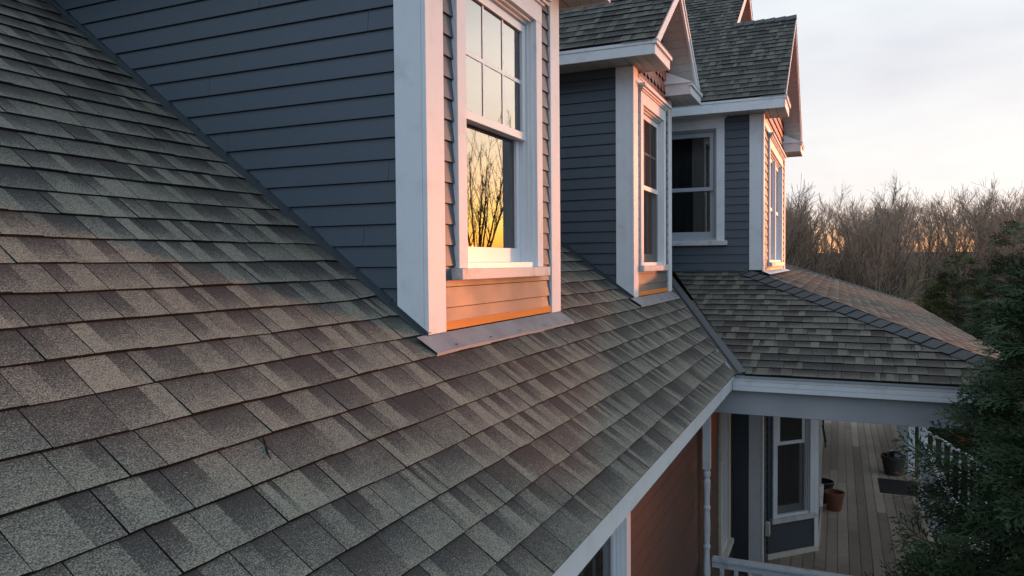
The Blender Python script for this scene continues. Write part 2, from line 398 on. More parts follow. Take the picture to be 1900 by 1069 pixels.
# ------------------------------------------------------------------ siding
def clapboards(mb, O, U, N, region, e=.1016, zoff=0.0, m=0, joints=None, lap_shade=.0045, lip=.012):
    """Lapped boards on the vertical plane O + u U + z Z, facing N; region convex in (u, z)."""
    O, U, N = Vector(O), Vector(U), Vector(N); Z = Vector((0, 0, 1)); region = ccw(region)
    us = [p[0] for p in region]; zs = [p[1] for p in region]
    for k in range(math.floor((min(zs) - zoff) / e), math.ceil((max(zs) - zoff) / e)):
        z0 = zoff + k * e; cuts = [min(us) - 1, max(us) + 1]
        if joints: cuts = sorted(cuts + joints(k))
        for a, b in zip(cuts[:-1], cuts[1:]):
            p = clip_poly([(a + .001, z0), (b - .001, z0), (b - .001, z0 + e), (a + .001, z0 + e)], region)
            if len(p) < 3: continue
            P = [O + U * u + Z * z + N * (.004 + lip * (1 - (z - z0) / e)) for u, z in p]
            mb.face(P, m); n = len(p)
            for i in range(n):
                j = (i + 1) % n
                if p[i][1] > z0 + e - 1e-4 and p[j][1] > z0 + e - 1e-4: continue
                mb.face([P[j], P[i], P[i] - N * (.016), P[j] - N * (.016)], m)
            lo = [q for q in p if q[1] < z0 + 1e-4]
            if len(lo) == 2 and z0 > min(zs) + .01:      # shadow line painted as a thin dark strip under each board
                a2, b2 = lo; mb.face([O + U * a2[0] + Z * (z0 - lap_shade) + N * .0052, O + U * b2[0] + Z * (z0 - lap_shade) + N * .0052, O + U * b2[0] + Z * z0 + N * .0052, O + U * a2[0] + Z * z0 + N * .0052], 1)
def scales(mb, O, U, N, region, w=.15, e=.13, m=0):
    O, U, N = Vector(O), Vector(U), Vector(N); Z = Vector((0, 0, 1)); region = ccw(region)
    us = [p[0] for p in region]; zs = [p[1] for p in region]
    for k in range(int(min(zs) / e) - 2, int(max(zs) / e) + 2):
        u = min(us) - w + (k % 2) * w / 2
        while u < max(us) + w:
            z0 = k * e; rr = w * .485
            pl = [(u + rr * math.cos(t), z0 + rr * .95 + rr * .95 * math.sin(t)) for t in [math.pi + math.pi * q / 8 for q in range(9)]] + [(u + rr, z0 + e * 1.5), (u - rr, z0 + e * 1.5)]
            p = clip_poly(pl, region)
            if len(p) >= 3:
                P = [O + U * a + Z * z + N * (.004 + .024 * (1 - (z - z0) / (1.5 * e))) for a, z in p]
                mb.face(P, m); n = len(p)
                for i in range(n):
                    j = (i + 1) % n; mb.face([P[j], P[i], P[i] - N * .022, P[j] - N * .022], 1)
            u += w
def wall_plate(mb, O, U, N, region, th=.10, m=1):
    O, U, N = Vector(O), Vector(U), Vector(N); Z = Vector((0, 0, 1))
    mb.prism([O + U * u + Z * z + N * .001 for u, z in ccw(region)], -N * th, m)

# ------------------------------------------------------------------ windows
def window(parent, O, U, N, u0, u1, z0, z1, casing=.095, trim=None, sash=None, curtain_backing=None, muntins=False, screen=False, crown=True, meet=None, sillm=None,
           sill_out=.035, depth=.055, label=None, mull=False, name='window', upper_shade=False, head=.115, apron=0.0):  # upper_shade: pale backing sheet added behind the upper pane
    """Double-hung window; u0..u1 and z0..z1 are the outside of the side casings from sill top to head casing bottom."""
    O, U, N = Vector(O), Vector(U), Vector(N); Z = Vector((0, 0, 1)); trim = trim or M_TRIM; sash = sash or M_VINYL
    P = lambda u, z, n: O + U * u + Z * z + N * n
    def ob(mb, a, b, c, d, n0, n1, m=0): mb.hexa([P(a, c, n0), P(b, c, n0), P(b, c, n1), P(a, c, n1), P(a, d, n0), P(b, d, n0), P(b, d, n1), P(a, d, n1)], m)
    g0, g1 = u0 + casing, u1 - casing
    mb = MB(); ob(mb, u0, g0, z0, z1, -.01, .036); ob(mb, g1, u1, z0, z1, -.01, .036); ob(mb, u0, u1, z1 + .0005, z1 + head, -.01, .037)
    w = build(name, mb, trim, parent, .003, label=label)
    if crown:
        cb = MB(); zt = z1 + head
        for k, (oo, h0, h1) in enumerate(((.052, .0, .014), (.066, .0145, .034), (.088, .0345, .062))):
            ob(cb, u0 - (oo - .037), u1 + (oo - .037), zt + h0 + .0005, zt + h1, -.01, oo)
        build('crown_moulding', cb, trim, w, .004)
    sb = MB(); ob(sb, u0 - .035, u1 + .035, z0 - .058, z0 - .0005, -.01, .036 + sill_out)
    if apron: ob(sb, u0, u1, z0 - .058 - apron, z0 - .0585, -.01, .032)
    build('sill', sb, sillm or M_SILL, w, .004)
    # reveal (jamb liner): stepped frame inside the casing
    jb = MB(); s1 = .028
    for q, (t, n0) in enumerate(((0, .012), (.014, -.012), (.028, -.036))):
        ob(jb, g0 + t - (.004 if q == 0 else 0), g0 + t + .0135, z0 + .0, z1 - t - .014, -depth - .05, n0); ob(jb, g1 - t - .0135, g1 - t + (.004 if q == 0 else 0), z0 + .0, z1 - t - .014, -depth - .05, n0)
        ob(jb, g0 + t, g1 - t, z1 - t - .0135, z1 - t, -depth - .05, n0 - .001)
    ob(jb, g0 + .001, g1 - .001, z0 - .02, z0 + .03, -depth - .05, .014)
    build('jamb', jb, sash, w, .0015)
    a0, a1 = g0 + .043, g1 - .043; b0, b1 = z0 + .0305, z1 - .043; mt = meet if meet is not None else (b0 + b1) / 2
    def one(nm, ua, ub, za, zb, nf, bot, top, has_munt):
        st = .045; sbm = MB()
        ob(sbm, ua, ua + st, za, zb, nf - .035, nf); ob(sbm, ub - st, ub, za, zb, nf - .035, nf)
        ob(sbm, ua + st, ub - st, za, za + bot, nf - .035, nf - .001); ob(sbm, ua + st, ub - st, zb - top, zb, nf - .035, nf - .001)
        s = build(nm, sbm, sash, w, .002)
        gb = MB(); gb.face([P(ua + st - .005, za + bot - .005, nf - .018), P(ub - st + .005, za + bot - .005, nf - .018), P(ub - st + .005, zb - top + .005, nf - .018), P(ua + st - .005, zb - top + .005, nf - .018)])
        build('pane', gb, M_GLASS, w)
        if has_munt:
            gm = MB(); wa = ub - ua - 2 * st
            for q in (1, 2): ob(gm, ua + st + wa * q / 3 - .010, ua + st + wa * q / 3 + .010, za + bot, zb - top, nf - .0165, nf - .014)
            zm = (za + bot + zb - top) / 2; ob(gm, ua + st, ub - st, zm - .011, zm + .011, nf - .0163, nf - .0138)
            build('muntin', gm, sash, w)
        if upper_shade and has_munt:  # pale sheet added behind the upper pane to lift its brightness
            hb = MB(); hb.face([P(ua + st - .005, za + bot - .02, nf - .030), P(ub - st + .005, za + bot - .02, nf - .030), P(ub - st + .005, zb - top + .02, nf - .030), P(ua + st - .005, zb - top + .02, nf - .030)])
            build('pane_backing', hb, M_PALEBACK, w)
    spans = [(a0, a1)] if not mull else [(a0, (a0 + a1) / 2 - .045), ((a0 + a1) / 2 + .045, a1)]
    if mull:
        mm = MB(); ob(mm, (a0 + a1) / 2 - .045, (a0 + a1) / 2 + .045, b0, b1, -depth - .05, .02); build('mullion', mm, trim, w, .003)
    for ua, ub in spans:
        one('upper_sash', ua, ub, mt - .018, b1, -depth + .034, .046, .045, muntins)
        one('lower_sash', ua, ub, b0, mt + .018, -depth - .01, .085, .034, False)
        if screen:
            sc = MB(); sc.face([P(ua + .002, b0 + .002, -depth + .030), P(ub - .002, b0 + .002, -depth + .030), P(ub - .002, b1 - .002, -depth + .030), P(ua + .002, b1 - .002, -depth + .030)]); build('insect_screen', sc, M_SCREEN, w)
    # folded curtain sheet, added behind the glass in place of a dark room
    cm = MB(); n = 44; lastp = None
    for q in range(n + 1):
        u = g0 - .05 + (g1 - g0 + .1) * q / n; dd = -.26 - .022 * math.sin(q * 1.15 + 2.0 * wob(q * .21, z0)) - .02 * wob(q * .3, 2.0)
        p = (P(u, z0 - .06, dd), P(u, z1 + .06, dd))
        if lastp: cm.face([lastp[0], p[0], p[1], lastp[1]])
        lastp = p
    build('curtain_backing', cm, curtain_backing or M_DARKBACK, w, smooth=True)
    bk = MB()      # reveal box between the wall and the curtain, so nobody looks into the hollow of the wall
    ob(bk, g0 - .07, g0 - .052, z0 - .08, z1 + .08, -.30, -.012); ob(bk, g1 + .052, g1 + .07, z0 - .08, z1 + .08, -.30, -.012)
    ob(bk, g0 - .07, g1 + .07, z1 + .0605, z1 + .08, -.30, -.012); ob(bk, g0 - .07, g1 + .07, z0 - .08, z0 - .0605, -.30, -.012); ob(bk, g0 - .07, g1 + .07, z0 - .08, z1 + .08, -.32, -.3005)
    build('inner_reveal', bk, M_DARKWOOD, w)
    return w

# ================================================================== HOUSE
house = empty('house', (6.0, 3.0, -4.9), 'blue-grey clapboard house with grey shingle roof, gabled dormers and a wrap-around porch', 'house')
EW, NS = Vector((1, 0, 0)), Vector((0, 1, 0)); SO, WE, EA = Vector((0, -1, 0)), Vector((-1, 0, 0)), Vector((1, 0, 0))
MS, MZ0 = .75, -1.66                               # main roof: z = .75 y - 1.66
WS = .372; WX0, EZ = 6.96, -1.026                  # porch roof, west slope: z = EZ + .372 (x - 6.96)
SS = .348; SY0 = -1.62                             # porch roof, front slope

# ---- main roof
hookf = None
def hook_d1(u, v):                                 # courses lift a little where they run into the dormer's step flashing
    d = 2.95 - u
    return (.018 * math.exp(-d * 5.0)) if 0 < d < 1.2 and v > 1.15 else 0
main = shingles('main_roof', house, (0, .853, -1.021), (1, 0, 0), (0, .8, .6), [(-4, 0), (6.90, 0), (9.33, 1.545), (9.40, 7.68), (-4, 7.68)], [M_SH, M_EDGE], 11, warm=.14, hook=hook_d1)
b = MB(); b.prism([(-4, 7.0, 3.585), (9.4, 7.0, 3.585), (9.4, 13.2, -1.05), (-4, 13.2, -1.05)], (0, 0, -.05))
build('rear_roof', b, M_CAP, house)
# eave of the main roof
b = MB(); b.box(-4, 6.985, .885, .907, -1.168, -1.046); build('eave_fascia', b, M_TRIM, house, .003)
b = MB(); b.box(-4, 6.97, .866, .884, -1.062, -1.032); build('drip_edge', b, M_TRIM, main)
b = MB(); b.box(-4, 7.0, .908, 1.25, -1.166, -1.150); build('eave_soffit', b, M_SOFF, house)
# valley between main roof and porch roof
def WP(x, y, h=0): return Vector((x, y, EZ + WS * (x - WX0) + h))
va, vb_ = Vector((6.955, .853, -1.022)), Vector((9.40, 2.09, -.112)); vd = (vb_ - va).normalized()
nW = Vector((-WS, 0, 1)).normalized(); nM = Vector((0, -.75, 1)).normalized()
tW = nW.cross(vd).normalized(); tW = tW if tW.y < 0 else -tW
tM = nM.cross(vd).normalized(); tM = tM if tM.x < 0 else -tM
b = MB(); m2 = MB()
lo = va - vd * .02
m2.prism([lo + nW * .014, lo + tW * .088 + nW * .020, lo + tW * .088 + nW * .010, lo + nW * .002], vb_ - va)
m2.prism([lo + nM * .013, lo + nM * .030 + nW * .010, lo + tW * .012 + nW * .030, lo + tW * .012 + nW * .014], vb_ - va)
b.prism([lo + nM * .004, lo + tM * .075 + nM * .007, lo + tM * .075 + nM * .001, lo + nM * .001], vb_ - va)
vf = build('valley_flashing', m2, M_VAL, house, .002)
build('valley_pan', b, M_FLASH, vf)

# ---- porch roof
pr = shingles('porch_roof', house, (WX0, 0, EZ), (0, 1, 0), (1, 0, WS), [(-1.60, 0), (.772, 0), (1.93, 2.65), (1.05, 2.65)], [M_SHD, M_EDGE], 23, warm=.22, wmin=.14, wmax=.25)
shingles('front_slope', pr, (0, SY0, EZ), (1, 0, 0), (0, 1, SS), [(6.98, 0), (20.3, 0), (16.8, 3.70), (13.5, 3.70), (9.40, 2.75)], [M_SH, M_EDGE], 29, warm=.05)
shingles('east_slope', pr, (20.3, 0, EZ), (0, 1, 0), (-1, 0, .348), [(SY0, 0), (6, 0), (6, 3.7), (1.88, 3.7)], [M_SHD, M_EDGE], 31)
nS = Vector((0, -SS, 1)).normalized(); nE = Vector((.348, 0, 1)).normalized()
hip_caps('hip_cap', pr, (6.97, SY0 + .01, EZ + .004), (9.40, 1.02, -.118), nW, nS, .145)
hip_caps('far_hip_cap', pr, (20.29, SY0 + .01, EZ + .004), (16.8, 1.88, .19), nS, nE, .145, seed=8)
fa = MB()
for k in range(3): fa.box(6.985, 7.007 - k * .0015, -1.60, .884, -1.180 + k * .0445, -1.180 + k * .0445 + .0425)
build('porch_fascia', fa, M_TRIM, pr, .002)
fa = MB()
for k in range(3): fa.box(7.009, 20.28, -1.598, -1.576 + k * .0015 - .003, -1.180 + k * .0445, -1.180 + k * .0445 + .0425)
build('front_fascia', fa, M_TRIM, pr, .002)
fa = MB(); fa.box(6.966, 7.004, -1.612, .86, -1.0455, -1.037); fa.box(6.966, 6.972, -1.612, .86, -1.056, -1.046); fa.box(6.9725, 20.28, -1.612, -1.602, -1.056, -1.037); build('drip_edge', fa, M_DRIP, pr)
sf = MB(); sf.box(7.008, 20.27, -1.575, .84, -1.178, -1.165); sf.box(7.008, 9.44, .84, 1.19, -1.178, -1.165); build('porch_ceiling', sf, M_SOFF, pr)
bm = MB(); bm.box(7.085, 7.225, -1.29, 1.185, -1.415, -1.1795); bm.box(7.2255, 20.1, -1.29, -1.15, -1.415, -1.1795); build('porch_beam', bm, M_BEAM, pr, .004)

# ---- gables
def gable_top(par, xl, xr, yf, zs, oh, ro, slope, mats, yback, ret=.63, seed=5, fas=.115, ze=None, bump_front=None, east=True, rakew=.115, warm=.4):
    xe0, xe1 = xl - oh, xr + oh; xm = (xe0 + xe1) / 2; yr = yf - ro; ze = ze if ze else zs + .125
    zr = ze + slope * (xm - xe0); L = math.hypot(1, slope); hl = (xm - xe0) * L
    ub0, ub1 = yback(ze) - yr, yback(zr) - yr
    shingles('gable_roof', par, (xe0, yr, ze), NS, (1, 0, slope), [(0, 0), (ub0, 0), (ub1, hl), (0, hl)], mats, seed, warm=warm)
    if east: shingles('gable_roof', par, (xe1, yr, ze), NS, (-1, 0, slope), [(0, 0), (ub0, 0), (ub1, hl), (0, hl)], mats, seed + 1, warm=warm)
    hip_caps('ridge_cap', par, (xm, yr - .005, zr + .003), (xm, yr + ub1, zr + .003), (-slope, 0, 1), (slope, 0, 1), .13, seed=seed)
    for sgn, xe in ((1, xe0), (-1, xe1)):
        P = lambda d, y, h: Vector((xe + sgn * d, y, ze + slope * d + h)); dm = xm - xe0
        rb = MB(); rb.prism([P(.02, yr + .004, -.034), P(dm, yr + .004, -.034), P(dm, yr + .004, -.034 - rakew), P(.02 + .0, yr + .004, -.034 - rakew)], (0, .022, 0)); 
        rb.prism([P(.02, yr - .006, -.032), P(dm, yr - .006, -.032), P(dm, yr - .006, -.07), P(.02, yr - .006, -.07)], (0, .0095, 0))
        build('rake_board', rb, M_TRIM, par, .003)
        sb = MB(); n = int(dm * L / .105); back = .0
        sb.prism([P(.05, yr + .027, -.118), P(dm, yr + .027, -.118), P(dm, yr + .027, -.105), P(.05, yr + .027, -.105)], (0, yf - yr - .027, 0), 1)
        for k in range(n):
            d0, d1 = .05 + (dm - .05) * k / n + .003, .05 + (dm - .05) * (k + 1) / n - .003
            sb.prism([P(d0, yr + .028, -.126), P(d1, yr + .028, -.126), P(d1, yr + .028, -.1185), P(d0, yr + .028, -.1185)], (0, yf - yr - .03, 0), 0)
        build('rake_soffit', sb, [M_SOFF, M_GROOVE], par)
        # eave: fascia and soffit along the cheek, boxed return on the front
        xa, xb_ = (xe, xl) if sgn > 0 else (xr, xe); ylen = yback(zs)
        fb = MB(); f0 = xe + sgn * .012; f1 = xe + sgn * .034
        fb.box(min(f0, f1), max(f0, f1), yr + .0225, ylen, zs - .004, zs + fas - .03); fb.box(min(f0, f1) - (.006 if sgn > 0 else 0), max(f0, f1) + (.006 if sgn < 0 else 0), yr + .0225, ylen, zs + fas - .0295, zs + fas + .0)
        build('eave_fascia', fb, M_TRIM, par, .002)
        ef = MB(); inn0, inn1 = (xe + .035, xl) if sgn > 0 else (xr, xe - .035)
        ef.box(inn0, inn1, yf, ylen, zs + .012, zs + .02, 1); y = yf + .002
        while y < ylen: ef.box(inn0, inn1, y, min(y + .148, ylen), zs + .002, zs + .0115, 0); y += .154
        build('eave_soffit', ef, [M_SOFF, M_GROOVE], par)
        x0, x1 = (xe + .012, xe + ret) if sgn > 0 else (xe - ret, xe - .012)
        rt_ = MB(); rt_.box(x0, x1, yr, yr + .022, zs - .004, zs + fas - .034); rt_.box(x0 - .012, x1 + .012, yr - .02, yr + .022, zs + fas - .0335, zs + fas); xi = (x1 - .02, x1) if sgn > 0 else (x0, x0 + .02); rt_.box(*xi, yr + .0225, yf, zs - .0035, zs + fas - .001)
        r_ = build('eave_return', rt_, M_TRIM, par, .003)
        wd = MB(); e2 = .02; apx = .17
        t0, t1 = (x0 - e2 + .0, x1 + e2)
        A0, A1 = Vector((t0, yr - .028, zs + fas + .0005)), Vector((t1, yr - .028, zs + fas + .0005)); B1, B0 = Vector((t1, yf, zs + fas + .0005)), Vector((t0, yf, zs + fas + .0005))
        d_o, d_i = (.42, .14) if sgn > 0 else (.14, .42)
        T0, T1 = Vector((t0 + d_o, yf, zs + fas + apx)), Vector((t1 - d_i, yf, zs + fas + apx))
        wd.face([A0, A1, T1, T0]); wd.face([A1, B1, T1]); wd.face([B0, A0, T0]); wd.face([A0, B0, B1, A1]); wd.face([B0, T0, T1, B1])
        build('return_roof', wd, M_TRIM, par)
        rs = MB(); rs.box(x0 + .025, x1 - .025, yr + .0225, yf, zs + .012, zs + .02, 1); y = yr + .024
        while y < yf - .02: rs.box(x0 + .0255, x1 - .0255, y, min(y + .085, yf), zs + .001, zs + .0115, 0); y += .09
        build('return_soffit', rs, [M_SOFF, M_GROOVE], par)
    return xe0, xe1, xm, ze, zr, yr

def front_siding(mb, xl, xr, yf, z0, z1, win):
    """front wall boards around one window opening win=(u0,u1,z0,z1)"""
    O = (0, yf, 0); a, b_, c, d = win
    for reg in ([(xl, z0), (a, z0), (a, z1), (xl, z1)], [(b_, z0), (xr, z0), (xr, z1), (b_, z1)], [(a, z0), (b_, z0), (b_, c), (a, c)], [(a, d), (b_, d), (b_, z1), (a, z1)]):
        clapboards(mb, O, EW, SO, reg, zoff=z0 - .03); wall_plate(mb, O, EW, SO, reg)

def dormer(xl, xr, zbase, win, seed, curtain_backing, **kw):
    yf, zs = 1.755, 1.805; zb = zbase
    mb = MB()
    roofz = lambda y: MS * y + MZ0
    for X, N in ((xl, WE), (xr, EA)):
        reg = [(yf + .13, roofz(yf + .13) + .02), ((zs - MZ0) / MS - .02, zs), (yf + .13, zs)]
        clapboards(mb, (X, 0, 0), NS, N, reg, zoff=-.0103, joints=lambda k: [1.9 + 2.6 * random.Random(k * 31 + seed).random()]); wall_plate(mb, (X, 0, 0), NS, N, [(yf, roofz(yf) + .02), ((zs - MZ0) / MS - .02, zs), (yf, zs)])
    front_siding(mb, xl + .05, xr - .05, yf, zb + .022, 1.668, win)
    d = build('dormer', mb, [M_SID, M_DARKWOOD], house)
    # corner boards: an L of two boards
    for X, s in ((xl, 1), (xr, -1)):
        cb = MB(); fb = roofz(yf) + .012
        a, c = sorted((X - s * .024, X + s * .145)); cb.box(a, c, yf - .026, yf - .002, fb + .004, zs - .002)
        a, c = sorted((X - s * .024, X - s * .001))
        cb.prism([(a, yf - .0015, roofz(yf) + .014), (a, yf + .142, roofz(yf + .142) + .03), (a, yf + .142, zs - .002), (a, yf - .0015, zs - .002)], (c - a, 0, 0))
        build('corner_board', cb, M_TRIM, d, .003)
    fz = MB(); fz.box(xl + .146, xr - .146, yf - .024, yf - .001, 1.668, 1.746); fz.box(xl + .146, xr - .146, yf - .036, yf - .0245, 1.735, 1.748); build('frieze_board', fz, M_TRIM, d, .003)
    xe0, xe1 = xl - .335, xr + .36
    ro = dict(xl=xl, xr=xr, yf=yf, zs=zs, oh=.34, ro=.295, slope=.75, mats=[M_SHG, M_EDGE], yback=lambda z: (z - MZ0) / MS, seed=seed, warm=.15)
    xe0, xe1, xm, ze, zr, yr = gable_top(d, **ro)
    gm = MB(); tri = [(xl - .2, 1.748), (xr + .2, 1.748), (xr + .2, ze + .75 * .5), (xm, zr - .1), (xl - .2, ze + .75 * .1)]
    tri = [(xl + .01, 1.748), (xr - .01, 1.748), (xr - .01, ze + .75 * .33 - .13), (xm, zr - .135), (xl + .01, ze + .75 * .33 - .13)]
    scales(gm, (0, yf, 0), EW, SO, tri); wall_plate(gm, (0, yf, 0), EW, SO, tri)
    build('gable_scales', gm, [M_RED, M_DARKWOOD], d)
    for X, s in ((xl, -1), (xr, 1)):
        st = MB(); y0, y1 = yf - .026, (zs - MZ0) / MS
        q = lambda yy, o, h: (X + s * o, yy, roofz(yy) + h)
        st.face([q(y0, .040, .016), q(y1, .040, .016), q(y1, .026, .022), q(y0, .026, .022)]); st.face([q(y0, .040, .016), q(y1, .040, .016), q(y1, .040, .002), q(y0, .040, .002)])
        y = y0
        while y < y1 - .02:                          # overlapping pieces, one to a course
            yy = min(y + .205, y1); k = .0015 * wob(y * 5, X)
            st.hexa([q(y, .0245, .010), q(yy, .0245, .010), q(yy, .0275, .010), q(y, .030, .010), q(y, .0245, .044 + k), q(yy, .0245, .040 + k), q(yy, .027, .040 + k), q(y, .0295, .044 + k)])
            st.hexa([q(y, .001, .0445 + k), q(yy, .001, .0405 + k), q(yy, .0285, .0405 + k), q(y, .031, .0445 + k), q(y, .001, .049 + k), q(yy, .001, .044 + k), q(yy, .0285, .044 + k), q(y, .031, .048 + k)]); y += .2
        build('step_flashing', st, M_STEP, d)
    # apron flashing under the front, the sun's glint put into the paler hem colour
    A = Vector((0, .8, .6)); nR = nM; ap = MB(); y_t = yf - .004
    def RP(x, y, h): return Vector((x, y, roofz(y)) ) + nR * h
    xs = [xl - .10 + (xr - xl + .155) * q / 14 for q in range(15)]
    yb_ = y_t - .092
    for q in range(14):
        h = [.022 + .007 * wob(x_ * 4, seed) for x_ in (xs[q], xs[q + 1])]
        ap.face([RP(xs[q] + (.012 if q == 0 else 0), yb_, h[0]), RP(xs[q + 1], yb_, h[1]), RP(xs[q + 1] - (.03 if q == 13 else 0), y_t, .024), RP(xs[q] - (.02 if q == 0 else 0), y_t, .024)])
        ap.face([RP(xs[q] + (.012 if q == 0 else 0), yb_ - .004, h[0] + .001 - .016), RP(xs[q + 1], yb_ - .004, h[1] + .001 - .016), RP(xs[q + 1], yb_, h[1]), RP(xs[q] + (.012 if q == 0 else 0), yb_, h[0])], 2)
    for q in range(5):                                             # nail heads
        c = RP(xl + .12 + q * (xr - xl - .2) / 4, yb_ + .018, .026); ap.lathe([(0, c.z + .003), (.006, c.z + .0025), (.007, c.z)], c.x, c.y, 8, 1)
    build('apron_flashing', ap, [M_FLASH, M_STEP, M_HEM], d)
    ws = MB(); ws.box(xl + .146, xr - .146, yf - .020, yf - .003, roofz(yf) + .022, zb + .0245); build('water_table_strip', ws, M_WOODSUN, d, .002)
    window(house, (0, yf, 0), EW, SO, *win, curtain_backing=curtain_backing, **kw)
    return d
dormer(2.98, 4.705, -.305, (3.246, 4.385, -.022, 1.5), 41, M_DARKBACK, muntins=True, upper_shade=True, meet=.775, label='window of the nearest dormer, mirroring the sunset')  # upper_shade adds the pale pane backing
dormer(6.72, 8.37, -.305, (6.94, 8.035, -.030, 1.51), 47, M_BROWNBACK, muntins=True, screen=True, meet=.74, label='narrow window of the second dormer')

# ---- the wing with the big front gable
GX0, GX1, GY, GZ = 9.45, 13.30, .86, 1.785
wing = MB(); cw = (1.296, 2.43, .262, 1.645)
Ow = (GX0, 0, 0); top = 1.785
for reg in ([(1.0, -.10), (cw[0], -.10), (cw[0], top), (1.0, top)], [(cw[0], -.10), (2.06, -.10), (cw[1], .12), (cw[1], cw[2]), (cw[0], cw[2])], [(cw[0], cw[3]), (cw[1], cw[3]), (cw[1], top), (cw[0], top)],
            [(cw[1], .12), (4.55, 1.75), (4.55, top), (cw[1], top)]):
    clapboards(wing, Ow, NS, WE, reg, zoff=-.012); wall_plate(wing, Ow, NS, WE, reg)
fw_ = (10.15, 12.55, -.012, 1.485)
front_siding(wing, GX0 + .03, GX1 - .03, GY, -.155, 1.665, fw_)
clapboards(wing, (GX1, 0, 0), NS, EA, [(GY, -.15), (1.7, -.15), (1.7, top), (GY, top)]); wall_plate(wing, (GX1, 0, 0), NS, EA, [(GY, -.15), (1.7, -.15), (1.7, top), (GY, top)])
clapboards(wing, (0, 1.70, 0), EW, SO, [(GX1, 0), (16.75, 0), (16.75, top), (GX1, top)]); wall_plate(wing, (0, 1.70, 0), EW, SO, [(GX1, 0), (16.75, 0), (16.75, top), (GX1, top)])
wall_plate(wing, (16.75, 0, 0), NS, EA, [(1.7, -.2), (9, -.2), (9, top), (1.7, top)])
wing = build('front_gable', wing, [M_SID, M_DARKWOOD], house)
cb = MB(); cb.box(GX0 - .024, GX0 - .001, GY, GY + .142, -.105, GZ - .002); cb.box(GX0 - .024, GX0 + .10, GY - .026, GY - .002, -.115, GZ - .002); build('corner_board', cb, M_TRIM, wing, .003)
cb = MB(); cb.box(GX1 - .14, GX1 + .024, GY - .026, GY - .002, -.145, GZ - .002); build('corner_board', cb, M_TRIM, wing, .003)
fz = MB(); fz.box(GX0 + .101, GX1 - .141, GY - .024, GY - .001, 1.665, 1.743); build('frieze_board', fz, M_TRIM, wing, .003)
gable_top(wing, GX0, GX1, GY, GZ, .31, .285, .69, [M_SHG, M_EDGE], lambda z: 2.2 if z < 2.6 else 1.45, ret=.68, seed=61, ze=1.93, fas=.135, warm=.12)
gm = MB(); tri = [(GX0 + .01, 1.745), (GX1 - .01, 1.745), (GX1 - .01, 2.0), (11.375, 3.46), (GX0 + .01, 2.0)]
scales(gm, (0, GY, 0), EW, SO, tri); wall_plate(gm, (0, GY, 0), EW, SO, tri); build('gable_scales', gm, [M_RED, M_DARKWOOD], wing)
ap = MB(); ap.face([(GX0 + .05, GY - .10, -.158), (GX1 + .2, GY - .10, -.158), (GX1 + .02, GY - .003, -.118), (GX0 + .05, GY - .003, -.118)]); build('apron_flashing', ap, M_TRIM, wing)
ap = MB(); ap.box(GX0 - .10, GX0 - .002, 1.0, 2.05, -.125, -.108); build('step_flashing', ap, M_STEP, wing)
window(house, (0, GY, 0), EW, SO, *fw_, curtain_backing=M_TANBACK, mull=True, label='paired window in the front of the far gable')
window(house, (GX0, 0, 0), NS, WE, *cw, curtain_backing=M_DARKBACK, sash=M_SASHG, meet=.905, label='dark side window of the far gable', apron=.0)

# ---- taller gable behind it, its left slope in the same plane
xe0 = GX0 - .31; sl = .69; Ls = math.hypot(1, sl); x_r1, x_r2 = 11.375, 13.10
yrk, yfk = 1.40, 1.70
shingles('upper_roof', house, (xe0, yrk, 1.93), NS, (1, 0, sl), [(.80, 0), (7.5, 0), (7.5, (x_r1 - xe0) * Ls + .0), (.02, (x_r1 - xe0) * Ls), (.04, 2.2)], [M_SHG, M_EDGE], 61, warm=.12)
ur = shingles('upper_roof', house, (xe0, yrk, 1.93), NS, (1, 0, sl), [(0, (x_r1 - xe0) * Ls), (7.5, (x_r1 - xe0) * Ls), (7.5, (x_r2 - xe0) * Ls), (0, (x_r2 - xe0) * Ls)], [M_SHG, M_EDGE], 67, warm=.12)
zr2 = 1.93 + sl * (x_r2 - xe0)
shingles('upper_east_slope', ur, (2 * x_r2 - xe0, yrk, 1.93), NS, (-1, 0, sl), [(0, 0), (7.5, 0), (7.5, (x_r2 - xe0) * Ls), (0, (x_r2 - xe0) * Ls)], [M_SHD, M_EDGE], 71)
for sgn in (1, -1):
    xs_ = x_r2 - sgn * (x_r2 - xe0)
    P = lambda d, y, h: Vector((xs_ + sgn * d, y, 1.93 + sl * d + h)); dm = x_r2 - xe0; d0 = .1 if sgn < 0 else x_r1 - xe0 - .3
    rb = MB(); rb.prism([P(d0, yrk + .004, -.034), P(dm, yrk + .004, -.034), P(dm, yrk + .004, -.16), P(d0, yrk + .004, -.16)], (0, .022, 0)); build('rake_board', rb, M_TRIM, ur, .003)
    sb = MB(); n = int((dm - d0) * Ls / .105)
    sb.prism([P(d0, yrk + .027, -.118), P(dm, yrk + .027, -.118), P(dm, yrk + .027, -.105), P(d0, yrk + .027, -.105)], (0, yfk - yrk - .027, 0), 1)
    for k in range(n):
        a_, c_ = d0 + (dm - d0) * k / n + .003, d0 + (dm - d0) * (k + 1) / n - .003
        sb.prism([P(a_, yrk + .028, -.126), P(c_, yrk + .028, -.126), P(c_, yrk + .028, -.1185), P(a_, yrk + .028, -.1185)], (0, yfk - yrk - .03, 0), 0)
    build('rake_soffit', sb, [M_SOFF, M_GROOVE], ur)
gm = MB(); tri = [(11.0, 1.9), (16.9, 1.9), (x_r2, zr2 - .12)]; scales(gm, (0, yfk, 0), EW, SO, tri); wall_plate(gm, (0, yfk, 0), EW, SO, tri); build('gable_scales', gm, [M_RED, M_DARKWOOD], ur)

